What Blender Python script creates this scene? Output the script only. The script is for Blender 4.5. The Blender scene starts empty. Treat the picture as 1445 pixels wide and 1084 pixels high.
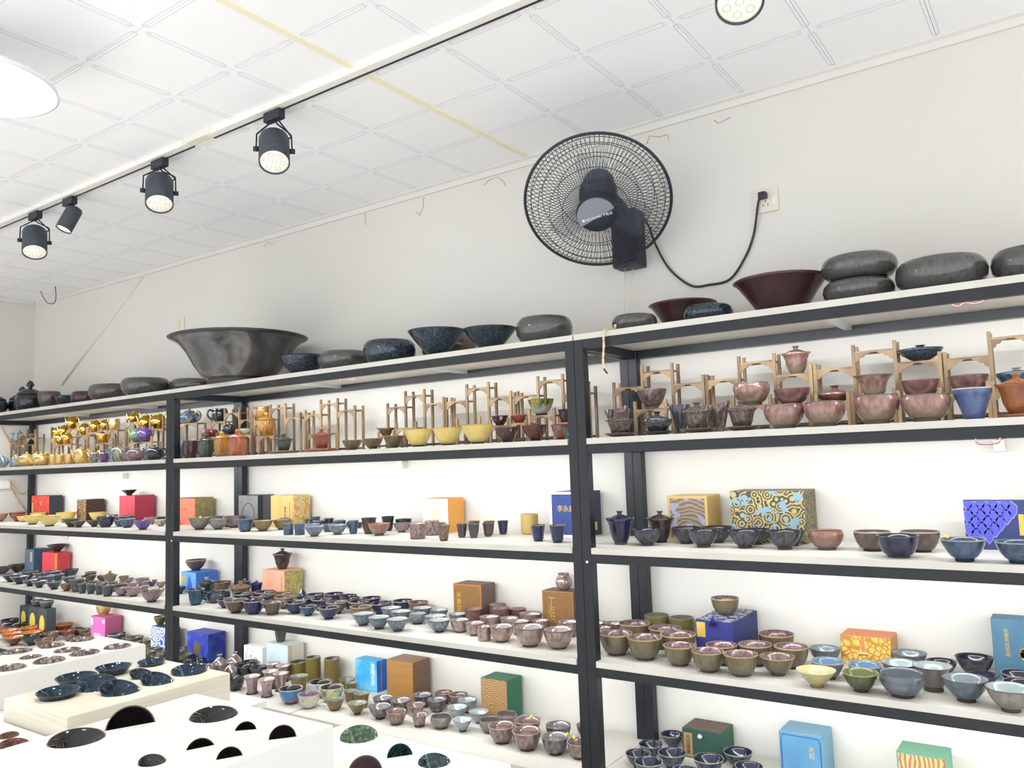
import bpy, bmesh, math, random
import numpy as np
from mathutils import Vector, Matrix
random.seed(7)
sc = bpy.context.scene
col = sc.collection
# ------------------------------------------------------------------ camera
FPX, CX, CY, HC = 1135.73, 722.5, 542.0, 1.5
R = np.array([[0.81771761, 0.57459913, -0.03426018],
              [0.08193136, -0.05727148, 0.99499107],
              [-0.56975887, 0.8164287, 0.09390958]])       # rows: right, up, forward
cam_d = bpy.data.cameras.new('camera'); cam = bpy.data.objects.new('camera', cam_d); col.objects.link(cam)
cam_d.sensor_width = 36; cam_d.lens = FPX / 1445 * 36; cam_d.clip_start = .02
m3 = np.array([R[0], R[1], -R[2]]).T
cam.matrix_world = Matrix([[*m3[0], 0], [*m3[1], 0], [*m3[2], HC], [0, 0, 0, 1]])
sc.camera = cam
# ------------------------------------------------------------------ world, light levels, exposure
W = bpy.data.worlds.new('world'); sc.world = W; W.use_nodes = True
W.node_tree.nodes['Background'].inputs[0].default_value = (.965, .98, 1.0, 1)
W.node_tree.nodes['Background'].inputs[1].default_value = 1.06
STRIP_W, SPOT_W, PEND_W = 3.2, 13.0, 2.0
vs = sc.view_settings
vs.view_transform = 'Standard'; vs.look = 'None'; vs.gamma = 1; vs.exposure = .76; vs.use_curve_mapping = False

# ------------------------------------------------------------------ pixel -> place
def ray(x, y): return R.T @ np.array([(x - CX) / FPX, -(y - CY) / FPX, 1.0])
def onY(x, y, Y): d = ray(x, y); p = d / d[1] * Y; return np.array([p[0], p[1], p[2] + HC])
def onZ(x, y, z): d = ray(x, y); p = d / d[2] * (z - HC); return np.array([p[0], p[1], p[2] + HC])
def onX(x, y, X): d = ray(x, y); p = d / d[0] * X; return np.array([p[0], p[1], p[2] + HC])
def fwd(p): return R[2] @ (np.array(p) - [0, 0, HC])
def px(p):
    q = R @ (np.array(p, float) - [0, 0, HC]); return CX + FPX * q[0] / q[2], CY - FPX * q[1] / q[2]

# ------------------------------------------------------------------ materials
def lin(c): return tuple(((v / 255) / 12.92 if v / 255 <= .04045 else ((v / 255 + .055) / 1.055) ** 2.4) for v in c) + (1,)
MATS = {}
def newmat(name):
    m = bpy.data.materials.new(name); m.use_nodes = True; MATS[name] = m
    return m, m.node_tree.nodes, m.node_tree.links, m.node_tree.nodes['Principled BSDF']
def mat(name, c, rough=.5, metal=0, c2=None, scale=8, detail=3, lo=.4, hi=.6, stretch=(1, 1, 1), coat=0, bump=0, spec=.5, emit=0, rnd=False, c3=None, g0=.1, g1=.7):
    if name in MATS: return MATS[name]
    m, n, l, b = newmat(name)
    b.inputs['Base Color'].default_value = lin(c); b.inputs['Roughness'].default_value = rough
    b.inputs['Metallic'].default_value = metal; b.inputs['Coat Weight'].default_value = coat
    b.inputs['Coat Roughness'].default_value = .03; b.inputs['Specular IOR Level'].default_value = spec
    if emit:
        b.inputs['Emission Color'].default_value = lin(c); b.inputs['Emission Strength'].default_value = emit
    if c2 is not None:
        tc = n.new('ShaderNodeTexCoord'); mp = n.new('ShaderNodeMapping'); mp.inputs['Scale'].default_value = stretch
        nz = n.new('ShaderNodeTexNoise'); nz.inputs['Scale'].default_value = scale; nz.inputs['Detail'].default_value = detail
        cr = n.new('ShaderNodeValToRGB'); cr.color_ramp.elements[0].position = lo; cr.color_ramp.elements[1].position = hi
        cr.color_ramp.elements[0].color = lin(c); cr.color_ramp.elements[1].color = lin(c2)
        l.new(tc.outputs['Object'], mp.inputs[0]); l.new(mp.outputs[0], nz.inputs['Vector']); l.new(nz.outputs[0], cr.inputs[0])
        out = cr.outputs[0]
        if rnd:
            oi = n.new('ShaderNodeObjectInfo'); mu = n.new('ShaderNodeMath'); mu.operation = 'MULTIPLY'; mu.inputs[1].default_value = 37
            nz.noise_dimensions = '4D'; l.new(oi.outputs['Random'], mu.inputs[0]); l.new(mu.outputs[0], nz.inputs['W'])
        if c3 is not None:
            sx = n.new('ShaderNodeSeparateXYZ'); l.new(tc.outputs['Object'], sx.inputs[0])
            ad = n.new('ShaderNodeMath'); ad.operation = 'MULTIPLY_ADD'; ad.inputs[1].default_value = .5
            l.new(nz.outputs[0], ad.inputs[0]); l.new(sx.outputs[2], ad.inputs[2])
            mr = n.new('ShaderNodeMapRange'); mr.inputs[1].default_value = g0 + .25; mr.inputs[2].default_value = g1 + .25
            l.new(ad.outputs[0], mr.inputs[0])
            mx = n.new('ShaderNodeMix'); mx.data_type = 'RGBA'; mx.inputs[6].default_value = lin(c3)
            l.new(mr.outputs[0], mx.inputs[0]); l.new(out, mx.inputs[7]); out = mx.outputs[2]
        l.new(out, b.inputs['Base Color'])
        if bump:
            bp = n.new('ShaderNodeBump'); bp.inputs['Strength'].default_value = bump; bp.inputs['Distance'].default_value = .002
            l.new(nz.outputs[0], bp.inputs['Height']); l.new(bp.outputs[0], b.inputs['Normal'])
    return m
def pattern(name, kind, c1, c2, scale, c3=None, rough=.55, stretch=(1, 1, 1), th=.5, soft=.04):
    """flat print: kind wave / rings / cells / petals"""
    if name in MATS: return MATS[name]
    m, n, l, b = newmat(name); b.inputs['Roughness'].default_value = rough
    tc = n.new('ShaderNodeTexCoord'); mp = n.new('ShaderNodeMapping'); mp.inputs['Scale'].default_value = stretch
    l.new(tc.outputs['Object'], mp.inputs[0])
    if kind in ('wave', 'rings'):
        t = n.new('ShaderNodeTexWave'); t.wave_type = 'BANDS' if kind == 'wave' else 'RINGS'
        if kind == 'rings': t.rings_direction = 'Y'
        t.inputs['Scale'].default_value = scale; t.inputs['Distortion'].default_value = 6; t.inputs['Detail Scale'].default_value = .8
        l.new(mp.outputs[0], t.inputs['Vector']); fac = t.outputs['Fac']
    else:
        t = n.new('ShaderNodeTexVoronoi'); t.inputs['Scale'].default_value = scale
        t.feature = 'DISTANCE_TO_EDGE' if kind == 'cells' else 'F1'
        l.new(mp.outputs[0], t.inputs['Vector'])
        if kind == 'petals':
            w = n.new('ShaderNodeMath'); w.operation = 'SINE'; k = n.new('ShaderNodeMath'); k.operation = 'MULTIPLY'; k.inputs[1].default_value = 26
            l.new(t.outputs['Distance'], k.inputs[0]); l.new(k.outputs[0], w.inputs[0])
            k2 = n.new('ShaderNodeMath'); k2.operation = 'MULTIPLY_ADD'; k2.inputs[1].default_value = .5; k2.inputs[2].default_value = .5
            l.new(w.outputs[0], k2.inputs[0]); fac = k2.outputs[0]
        else: fac = t.outputs['Distance']
    cr = n.new('ShaderNodeValToRGB'); cr.color_ramp.elements[0].position = max(0, th - soft); cr.color_ramp.elements[1].position = min(1, th + soft)
    cr.color_ramp.elements[0].color = lin(c1); cr.color_ramp.elements[1].color = lin(c2)
    l.new(fac, cr.inputs[0]); out = cr.outputs[0]
    if c3 is not None:
        nz = n.new('ShaderNodeTexNoise'); nz.inputs['Scale'].default_value = scale * 1.3; l.new(mp.outputs[0], nz.inputs['Vector'])
        r2 = n.new('ShaderNodeValToRGB'); r2.color_ramp.elements[0].position = .57; r2.color_ramp.elements[1].position = .61
        l.new(nz.outputs[0], r2.inputs[0]); mx = n.new('ShaderNodeMix'); mx.data_type = 'RGBA'; mx.inputs[7].default_value = lin(c3)
        l.new(r2.outputs[0], mx.inputs[0]); l.new(out, mx.inputs[6]); out = mx.outputs[2]
    l.new(out, b.inputs['Base Color']); return m

# ------------------------------------------------------------------ mesh helpers
class MB:
    def __init__(s): s.v = []; s.f = []; s.m = []; s.sm = []
    def face(s, idx, mi=0, smooth=False): s.f.append(tuple(idx)); s.m.append(mi); s.sm.append(smooth)
    def box(s, a, b, mi=0):
        (x0, y0, z0), (x1, y1, z1) = a, b; o = len(s.v)
        s.v += [(x0, y0, z0), (x1, y0, z0), (x1, y1, z0), (x0, y1, z0), (x0, y0, z1), (x1, y0, z1), (x1, y1, z1), (x0, y1, z1)]
        for q in ((3, 2, 1, 0), (4, 5, 6, 7), (0, 1, 5, 4), (1, 2, 6, 5), (2, 3, 7, 6), (3, 0, 4, 7)): s.face([o + i for i in q], mi)
        return s
    def prism(s, poly, axis, a, b, mi=0):
        """poly in the two other axes, extruded along axis from a to b"""
        def P(p, t):
            q = list(p); q.insert(axis, t); return tuple(q)
        o = len(s.v); n = len(poly)
        s.v += [P(p, a) for p in poly] + [P(p, b) for p in poly]
        s.face([o + i for i in range(n)], mi); s.face([o + n + i for i in reversed(range(n))], mi)
        for i in range(n):
            j = (i + 1) % n; s.face((o + j, o + i, o + n + i, o + n + j), mi)
        return s
    def lathe(s, prof, seg=24, mi=0, M=None, mis=None):
        o = len(s.v); rings = []
        for (r, z) in prof:
            if r < 1e-6: s.v.append((0, 0, z)); rings.append([len(s.v) - 1])
            else:
                k = len(s.v); s.v += [(r * math.cos(2 * math.pi * i / seg), r * math.sin(2 * math.pi * i / seg), z) for i in range(seg)]
                rings.append(list(range(k, k + seg)))
        for k in range(len(rings) - 1):
            A, B = rings[k], rings[k + 1]; mm = mis[k] if mis else mi
            for i in range(seg):
                j = (i + 1) % seg
                if len(A) == 1 and len(B) == 1: continue
                if len(A) == 1: s.face((A[0], B[j], B[i]), mm, True)
                elif len(B) == 1: s.face((A[i], A[j], B[0]), mm, True)
                else: s.face((A[i], A[j], B[j], B[i]), mm, True)
        if M is not None:
            for k in range(o, len(s.v)): s.v[k] = tuple(M @ Vector(s.v[k]))
        return s
    def tube(s, pts, r, sides=8, mi=0, closed=False, cap=True, rad=None):
        pts = [Vector(p) for p in pts]; n = len(pts); rings = []; up = None
        for i, p in enumerate(pts):
            a = pts[i - 1] if (i > 0 or closed) else p; b = pts[(i + 1) % n] if (i < n - 1 or closed) else p
            t = (b - a).normalized()
            if up is None: up = t.orthogonal().normalized()
            up = (up - t * up.dot(t)); up = up.normalized() if up.length > 1e-6 else t.orthogonal().normalized()
            sd = t.cross(up); rr = rad[i] if rad else r; k = len(s.v)
            s.v += [tuple(p + (up * math.cos(2 * math.pi * j / sides) + sd * math.sin(2 * math.pi * j / sides)) * rr) for j in range(sides)]
            rings.append(range(k, k + sides))
        for k in range(n if closed else n - 1):
            A, B = rings[k], rings[(k + 1) % n]
            for j in range(sides): q = (j + 1) % sides; s.face((A[j], A[q], B[q], B[j]), mi, True)
        if cap and not closed: s.face(list(reversed(rings[0])), mi); s.face(list(rings[-1]), mi)
        return s
    def xf(s, M, start=0):
        for k in range(start, len(s.v)): s.v[k] = tuple(M @ Vector(s.v[k]))
        return s
    def mesh(s, name, mats):
        me = bpy.data.meshes.new(name); me.from_pydata(s.v, [], s.f)
        for m in (mats if isinstance(mats, (list, tuple)) else [mats]): me.materials.append(m)
        me.polygons.foreach_set('material_index', s.m); me.polygons.foreach_set('use_smooth', s.sm); me.update()
        return me
    def obj(s, name, mats, parent=None, bevel=0, loc=None, **kw):
        me = s.mesh(name, mats)
        if bevel:
            bm = bmesh.new(); bm.from_mesh(me)
            bmesh.ops.bevel(bm, geom=[e for e in bm.edges if e.calc_face_angle(0) > .6], offset=bevel, segments=2, profile=.7, affect='EDGES')
            bm.to_mesh(me); bm.free()
        return link(name, me, parent, loc, **kw)
def link(name, me, parent=None, loc=None, **kw):
    o = bpy.data.objects.new(name, me); col.objects.link(o)
    if loc is not None: o.location = loc
    if parent is not None: o.parent = parent
    return tag(o, **kw)
def tag(o, label=None, cat=None, group=None, kind=None):
    for k, v in (('label', label), ('category', cat), ('group', group), ('kind', kind)):
        if v: o[k] = v
    return o
def empty(name, loc, rz=0, **kw):
    o = bpy.data.objects.new(name, None); o.empty_display_size = .02; col.objects.link(o); o.location = loc; o.rotation_euler.z = rz
    return tag(o, **kw)
def smooth_path(pts, k=5):
    pts = [Vector(p) for p in pts]; out = []
    for i in range(len(pts) - 1):
        p0 = pts[max(i - 1, 0)]; p1 = pts[i]; p2 = pts[i + 1]; p3 = pts[min(i + 2, len(pts) - 1)]
        for j in range(k):
            t = j / k
            out.append(.5 * ((2 * p1) + (p2 - p0) * t + (2 * p0 - 5 * p1 + 4 * p2 - p3) * t * t + (3 * p1 - p0 - 3 * p2 + p3) * t ** 3))
    out.append(pts[-1]); return out
def lettering(text, size, m, parent, M, name='lettering', vertical=False):
    c = bpy.data.curves.new('t', 'FONT'); c.body = '\n'.join(text) if vertical else text
    c.size = size; c.align_x = 'CENTER'; c.align_y = 'CENTER'; c.space_line = .95; c.extrude = .00025; c.resolution_u = 2
    o = bpy.data.objects.new('t', c); col.objects.link(o); bpy.context.view_layer.update()
    me = bpy.data.meshes.new_from_object(o.evaluated_get(bpy.context.evaluated_depsgraph_get()))
    bpy.data.objects.remove(o); bpy.data.curves.remove(c)
    me.materials.clear(); me.materials.append(m)
    q = link(name, me, parent); q.matrix_local = M; return q
FRONT = Matrix(((1, 0, 0, 0), (0, 0, -1, 0), (0, 1, 0, 0), (0, 0, 0, 1)))     # text plane facing -Y
SIDE = Matrix(((0, 0, 1, 0), (1, 0, 0, 0), (0, 1, 0, 0), (0, 0, 0, 1)))       # text plane facing +X

# ------------------------------------------------------------------ basic materials
m_wall = mat('wall_paint', (225, 223, 217), .85, c2=(220, 218, 211), scale=1.2, detail=2, lo=.3, hi=.7)
m_ceil = mat('ceiling_tile', (250, 250, 251), .6)
m_print = mat('ceiling_print', (206, 201, 208), .7)
m_cornice = mat('cornice_white', (226, 224, 218), .6)
m_strip_y = mat('yellowed_plastic', (244, 236, 208), .6)
m_floor = mat('floor_tile', (236, 233, 228), .35, c2=(230, 227, 220), scale=3)
m_frame = mat('black_steel', (17, 21, 28), .42, c2=(25, 30, 37), scale=14, lo=.35, hi=.75)
m_board = mat('shelf_laminate', (212, 209, 201), .5, c2=(206, 202, 193), scale=5)
m_black = mat('black_plastic', (34, 41, 52), .5)
m_blackm = mat('black_metal', (56, 63, 73), .55, c2=(64, 71, 81), scale=40)
m_white = mat('white_plastic', (236, 234, 226), .4)
m_cream = mat('cream_plastic', (226, 222, 206), .4)
m_steelw = mat('galvanised', (205, 208, 208), .35, .4)
m_wood = mat('stand_wood', (160, 132, 96), .55, c2=(108, 88, 68), scale=9, stretch=(1, 1, .25), rnd=True)
m_wooddk = mat('stand_wood_dark', (64, 52, 46), .55)
m_gold = mat('gold_print', (214, 182, 92), .35, .4)
m_whitep = mat('white_print', (246, 246, 244), .6)
m_blackp = mat('black_print', (50, 46, 42), .6)
m_yel = mat('yellow_sticker', (250, 226, 40), .6)
m_rope = mat('twisted_rope', (196, 150, 104), .8, c2=(226, 200, 166), scale=120)
m_led = mat('led_tube', (255, 253, 248), .5, emit=3.0)
m_lampface = mat('lamp_lens', (246, 242, 222), .4, emit=.3)
m_dot = mat('lamp_dot', (214, 212, 196), .4)

# ------------------------------------------------------------------ the room
D, YW, ZC, XL = 2.3, 2.745, 2.76, -6.1
def struct(name, mb, m, **kw): return mb.obj(name, m, kind='structure', **kw)
struct('floor', MB().box((XL - .2, -.7, -.05), (2.4, YW + .1, 0)), m_floor)
wall_back = struct('wall_back', MB().box((XL - .1, YW, 0), (2.4, YW + .1, ZC + .1)), m_wall)
wall_left = struct('wall_left', MB().box((XL - .1, -.7, 0), (XL, YW, ZC + .1)), m_wall)
struct('ceiling', MB().box((XL - .2, -1.6, ZC + .004), (2.4, YW + .1, ZC + .1)), m_ceil)
ceiling = bpy.data.objects['ceiling']
K = (ZC - HC) / (2.71137 - HC); TP = .2940426 * K; TX0, TY0 = -1.42243 * K, 1.747336 * K
def tile_mesh():
    mb = MB(); a = TP / 2 - .0008; z = 0
    mb.box((-a, -a, z), (a, a, .006))
    def strip(x0, y0, x1, y1): mb.box((min(x0, x1), min(y0, y1), -.0005), (max(x0, x1), max(y0, y1), .0003), 1)
    w = .0016; b = a - .0095; e = b - .022
    for s in (-1, 1):
        strip(-e, s * b - w / 2, e, s * b + w / 2); strip(s * b - w / 2, -e, s * b + w / 2, e)
        for t in (-1, 1):                                # the little key-shaped hooks at the corners
            strip(t * e, s * b - w / 2, t * (e + w), s * (b + .006)); strip(t * e, s * (b + .006), t * (e + .009), s * (b + .006 - w)); strip(t * (e + .009), s * (b + .006), t * (e + .009 - w), s * (b + .001))
            strip(s * b - w / 2, t * e, s * (b + .006), t * (e + w)); strip(s * (b + .006), t * e, s * (b + .006 - w), t * (e + .009)); strip(s * (b + .006), t * (e + .009), s * (b + .001), t * (e + .009 - w))
    return mb.mesh('ceiling_tile', [m_ceil, m_print])
tm = tile_mesh()
for j in range(-5, 3):
    for i in range(-16, 10):
        x, y = TX0 + (i + .5) * TP, TY0 + (j + .5) * TP
        if x - TP / 2 < XL - .1 or x > 1.4: continue
        o = link('ceiling_tile', tm, ceiling, (x, y, ZC - .002))
# yellowed joint strip running to the wall and the cornice
sx = TX0 - 1 * TP
struct('trim_1', MB().box((sx - .012, .3, ZC - .006), (sx + .012, YW - .02, ZC - .001)), m_strip_y)
struct('trim_2', MB().prism([(YW + .0, ZC - .035), (YW + .0, ZC), (YW - .024, ZC), (YW - .024, ZC - .006), (YW - .012, ZC - .012), (YW - .010, ZC - .035)], 0, XL, 2.4), m_cornice)
struct('trim_3', MB().prism([(XL, ZC - .03), (XL, ZC), (XL + .03, ZC), (XL + .02, ZC - .03)], 1, -.6, YW - .02), m_cornice)
# slanting conduit on the back wall, plastered over
p, q = onY(205, 387, YW), onY(88, 543, YW)
struct('trim_4', MB().tube([p, q], .012, 6), m_cornice)
# dried glue runs under the cornice
m_glue = mat('dried_glue', (205, 188, 166), .7)
for k, pts in enumerate((((683, 262), (690, 254), (702, 250), (711, 256), (713, 263)), ((598, 279), (597, 292), (592, 304), (588, 300)), ((515, 300), (516, 318)),
                         ((372, 348), (378, 342), (385, 345)), ((913, 203), (916, 192), (930, 193), (942, 190), (944, 198)), ((1008, 170), (1014, 174), (1030, 166)), ((893, 196), (892, 206)))):
    MB().tube([onY(a, b, YW - .0005) for a, b in pts], .0022, 5).obj('glue_run', m_glue, wall_back)

# ------------------------------------------------------------------ shelving units
ZB = {1: 1.908, 2: 1.562, 3: 1.208, 4: .852, 5: .488}       # board tops
PW, BH, BT = .034, .03, .019
UX = {1: (-6.045, -3.684), 2: (-3.683, -1.351), 3: (-1.350, .985)}
UN = {1: 'corner', 2: 'middle', 3: 'socket-side'}
YB = 2.728
for u, (xa, xb) in UX.items():
    root = empty('shelving_unit', ((xa + xb) / 2, D, 0), label={1: 'black steel shelving unit in the room corner holding gold teapots', 2: 'middle black steel shelving unit between the two others, holding navy bowls', 3: 'black steel shelving unit under the wall fan and cabled socket'}[u], cat='shelving unit', group='black steel shelving units')
    inv = Vector(root.location)
    def part(name, mb, m, bv=0):
        for k in range(len(mb.v)): mb.v[k] = tuple(Vector(mb.v[k]) - inv)
        return mb.obj(name, m, root, bevel=bv)
    for x in (xa, xb - PW):
        for y in (D, YB - PW):
            post = part('post', MB().box((x, y, 0), (x + PW, y + PW, ZB[1] - BT)), m_frame, .002)
            if y == D and x == xa: MB().tube([Vector((x + PW / 2, y - .001, 1.163)) - inv, Vector((x + PW / 2, y + .003, 1.163)) - inv], .0045, 8).obj('bolt_cap', m_white, post)
    for s, z in ZB.items():
        t = z - BT
        part('front_beam', MB().box((xa + PW, D + .001, t - BH), (xb - PW, D + .022, t)), m_frame, .0015)
        part('back_beam', MB().box((xa + PW, YB - .022, t - BH), (xb - PW, YB - .001, t)), m_frame, .0015)
        for x in (xa + .004, xb - .026): part('side_beam', MB().box((x, D + PW, t - BH), (x + .022, YB - PW, t)), m_frame, .0015)
        for x in ((xa * 2 + xb) / 3, (xa + xb * 2) / 3): part('cross_bar', MB().box((x - .01, D + .022, t - .014), (x + .01, YB - .022, t)), m_steelw)
        e = 0 if s == 1 else .036; y1_, y2_ = D + PW + .001, YB - PW - .001      # boards are notched round the posts and meet behind them
        nl = lambda yf: [(xa + e, YB), (xa + e, y2_), (xa + .0008, y2_), (xa + .0008, y1_), (xa + e, y1_), (xa + e, yf)]
        nr = lambda yf: [(xb - e, yf), (xb - e, y1_), (xb - .0008, y1_), (xb - .0008, y2_), (xb - e, y2_), (xb - e, YB)]
        if s == 1: part('shelf_board', MB().box((xa + .002, D - .002, t), (xb - .002, YB, z)), m_board, .001)
        elif s == 5 and u == 2:                            # two boards with a joint
            xj = onY(417, 1006, D)[0]
            part('shelf_board', MB().prism([(xj - .004, D - .028), (xj - .004, YB)] + nl(D - .028), 2, t, z), m_board, .001)
            part('shelf_board', MB().prism([(xj + .004, YB), (xj + .004, D - .03)] + nr(D - .03), 2, t, z), m_board, .001)
        else: part('shelf_board', MB().prism(nl(D - .004) + nr(D - .004), 2, t, z), m_board, .001)
    # LED tubes clipped behind the front beams, shining back over the boards below
    for s in (1, 2, 3, 4):
        z = ZB[s] - BT - .012; L = xb - xa - .16; xc = (xa + xb) / 2
        st = empty('led_tube_light', (xc, D + .042, z), label='white LED tube clipped under %s board of the %s shelving unit' % (('top', 'second', 'third', 'fourth')[s - 1], UN[u]), cat='led light', group='LED tubes under the boards')
        MB().box((-L / 2, -.009, .003), (L / 2, .009, .0122)).obj('housing', m_white, st)
        MB().prism([(-.008, .003), (-.008, -.003), (-.004, -.007), (.004, -.007), (.008, -.003), (.008, .003)], 0, -L / 2, L / 2).obj('diffuser', m_led, st)
        for k in (-.36, -.1, .2, .42):
            MB().box((k * L - .007, -.021, -.012), (k * L + .007, .0095, -.0095)).box((k * L - .007, .0085, -.0095), (k * L + .007, .0105, .0122)).obj('clip', m_steelw, st)
        ld = bpy.data.lights.new('led_light', 'AREA'); ld.shape = 'RECTANGLE'; ld.size = L; ld.size_y = .016; ld.energy = STRIP_W; ld.color = (.95, .975, 1)
        lo = bpy.data.objects.new('led_light', ld); col.objects.link(lo); lo.parent = st; lo.location = (0, .006, -.009); lo.rotation_euler = (math.radians(38), 0, 0)

# ------------------------------------------------------------------ ceramics: glazes
GL = {}
def glaze(key, desc, out, out2, inn, rim, foot, rough=.18, metal=0, c3=None, scale=3.5, lo=.35, hi=.65, inn2=None, stretch=(1, 1, .6), imetal=None, g0=.1, g1=.7):
    q_ = .95 if metal > .28 else .82; dk = lambda c: None if c is None else tuple(v * q_ for v in c)
    out, out2, inn, rim, foot, c3, inn2 = map(dk, (out, out2, inn, rim, foot, c3, inn2))
    GL[key] = dict(desc=desc,
        o=mat('glaze_%s_out' % key, out, rough, metal, c2=out2, scale=scale, lo=lo, hi=hi, coat=.25, rnd=True, c3=c3, stretch=stretch, g0=g0, g1=g1),
        i=mat('glaze_%s_in' % key, inn, rough, metal if imetal is None else imetal, c2=inn2 or inn, scale=5, coat=.25, rnd=True),
        r=mat('glaze_%s_rim' % key, rim, .3, metal * .5),
        f=mat('glaze_%s_foot' % key, foot, .7))
glaze('bluk', 'blue-black speckled', (32, 41, 52), (88, 106, 120), (34, 40, 50), (44, 52, 60), (50, 48, 48), .1, .3, scale=26, lo=.4, hi=.7)
glaze('grey', 'mottled grey', (78, 80, 81), (116, 116, 111), (66, 68, 70), (96, 92, 86), (86, 78, 70), .1, .3, scale=13, lo=.2, hi=.9)
glaze('brng', 'brownish grey', (80, 74, 72), (118, 106, 98), (62, 60, 60), (124, 96, 86), (86, 78, 70), .1, .3, scale=12, lo=.2, hi=.9)
glaze('maro', 'glossy maroon', (74, 46, 50), (90, 60, 62), (84, 52, 54), (104, 66, 62), (124, 90, 72), .1)
glaze('silv', 'steel grey', (84, 86, 90), (140, 138, 136), (74, 76, 80), (64, 66, 72), (70, 68, 68), .16, .7)
glaze('dark', 'dark brown', (52, 46, 44), (78, 70, 64), (50, 46, 46), (84, 74, 64), (56, 52, 50), .2)
glaze('dkir', 'dark iridescent', (56, 58, 70), (98, 98, 108), (52, 50, 66), (62, 58, 66), (96, 90, 84), .15, .2, scale=5)
glaze('pink', 'rosy lustre', (136, 96, 94), (170, 140, 130), (156, 130, 124), (112, 96, 92), (98, 98, 94), .22, .3, c3=(142, 130, 104), scale=4)
glaze('dklu', 'dark crackled', (72, 62, 62), (136, 118, 112), (88, 74, 74), (110, 88, 84), (104, 100, 94), .2, .4, scale=7)
glaze('oliv', 'olive brown', (118, 106, 80), (136, 124, 98), (128, 96, 102), (196, 168, 116), (110, 96, 74), .26, .1, c3=(128, 122, 116), imetal=.35, inn2=(168, 142, 144))
glaze('purs', 'purple silver', (134, 110, 108), (178, 160, 152), (182, 166, 162), (92, 76, 76), (84, 74, 70), .2, .45, scale=3, c3=(176, 158, 138), g0=.0, g1=.6)
glaze('puin', 'coppery plum', (112, 78, 76), (140, 104, 100), (168, 142, 140), (96, 72, 70), (84, 64, 60), .25, .35)
glaze('navy', 'navy blue', (32, 36, 78), (50, 58, 112), (26, 26, 56), (196, 176, 146), (66, 60, 66), .14, scale=4)
glaze('teal', 'deep teal blue', (24, 60, 84), (38, 92, 116), (20, 36, 50), (200, 180, 150), (40, 46, 54), .14)
glaze('brnb', 'brown and violet', (92, 78, 70), (112, 96, 98), (104, 88, 96), (196, 176, 140), (80, 70, 64), .2)
glaze('tan', 'tan brown', (140, 114, 84), (120, 96, 76), (96, 78, 66), (206, 178, 136), (96, 82, 68), .25)
glaze('lblu', 'pale blue grey', (140, 156, 168), (92, 106, 120), (206, 210, 206), (58, 52, 66), (58, 56, 60), .16, c3=(66, 78, 92), g0=-.1, g1=.5, scale=6)
glaze('olgn', 'matt olive green', (122, 112, 66), (140, 130, 86), (128, 122, 96), (140, 130, 90), (110, 100, 64), .4, scale=14, stretch=(1, 1, 1))
glaze('olvt', 'moss gold', (116, 102, 40), (140, 124, 62), (86, 66, 82), (150, 132, 80), (104, 90, 44), .35, scale=16, stretch=(1, 1, 1))
glaze('gryc', 'grey celadon', (150, 152, 142), (124, 118, 114), (168, 164, 150), (120, 104, 98), (88, 84, 88), .25, c3=(96, 102, 108), g0=.0, g1=.6)
glaze('slat', 'slate blue', (92, 108, 124), (122, 132, 138), (148, 162, 170), (110, 100, 90), (84, 66, 58), .22, .2, c3=(98, 84, 76), g0=-.2, g1=.25)
glaze('pewt', 'pewter grey', (118, 116, 112), (146, 142, 134), (168, 182, 184), (104, 96, 90), (88, 78, 72), .25, .35)
glaze('skyb', 'sky blue', (104, 124, 146), (140, 154, 164), (112, 148, 184), (196, 192, 170), (110, 92, 78), .2)
glaze('yelc', 'pale yellow', (206, 198, 132), (188, 182, 120), (232, 226, 166), (238, 234, 190), (170, 130, 96), .2)
glaze('grnc', 'olive green', (98, 104, 62), (76, 82, 58), (124, 132, 70), (176, 180, 120), (70, 70, 60), .2)
glaze('blcu', 'blue', (86, 104, 158), (106, 130, 176), (110, 120, 150), (210, 210, 200), (86, 100, 150), .3)
glaze('denm', 'denim blue', (52, 74, 104), (84, 108, 136), (60, 84, 112), (170, 180, 184), (40, 50, 66), .2)
glaze('nvyd', 'midnight blue', (34, 36, 62), (52, 56, 90), (40, 38, 60), (90, 84, 90), (120, 108, 96), .15)
glaze('blk', 'glossy black', (34, 36, 44), (58, 62, 70), (24, 26, 32), (70, 72, 78), (40, 40, 44), .12)
glaze('brnp', 'reddish brown', (150, 104, 88), (168, 128, 112), (150, 110, 96), (178, 120, 96), (130, 110, 104), .2, .1, c3=(158, 132, 128))
glaze('yolk', 'egg-yolk yellow', (252, 218, 116), (254, 234, 150), (252, 218, 122), (226, 190, 96), (70, 68, 66), .35, scale=5)
glaze('bron', 'bronze brown', (110, 94, 64), (84, 72, 52), (96, 84, 64), (136, 116, 80), (84, 88, 84), .35, .3)
glaze('redm', 'red striped', (128, 52, 40), (52, 34, 34), (90, 40, 40), (70, 40, 40), (54, 40, 40), .15, scale=7, stretch=(1, 1, .08))
glaze('marw', 'maroon and white', (72, 42, 46), (196, 180, 172), (80, 46, 50), (90, 50, 52), (60, 40, 42), .15, scale=2.2, lo=.55, hi=.62)
glaze('redt', 'red and turquoise', (160, 70, 50), (70, 140, 140), (110, 40, 40), (96, 40, 50), (54, 50, 56), .15, scale=3, lo=.5, hi=.56)
glaze('ylgn', 'yellow green marbled', (158, 140, 34), (60, 92, 52), (90, 100, 50), (60, 80, 50), (54, 44, 40), .15, c3=(190, 194, 186), scale=3.2, lo=.46, hi=.54, g0=.3, g1=.8)
glaze('red', 'brick red', (150, 70, 52), (168, 86, 64), (140, 64, 50), (178, 96, 70), (120, 60, 48), .2)
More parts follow.
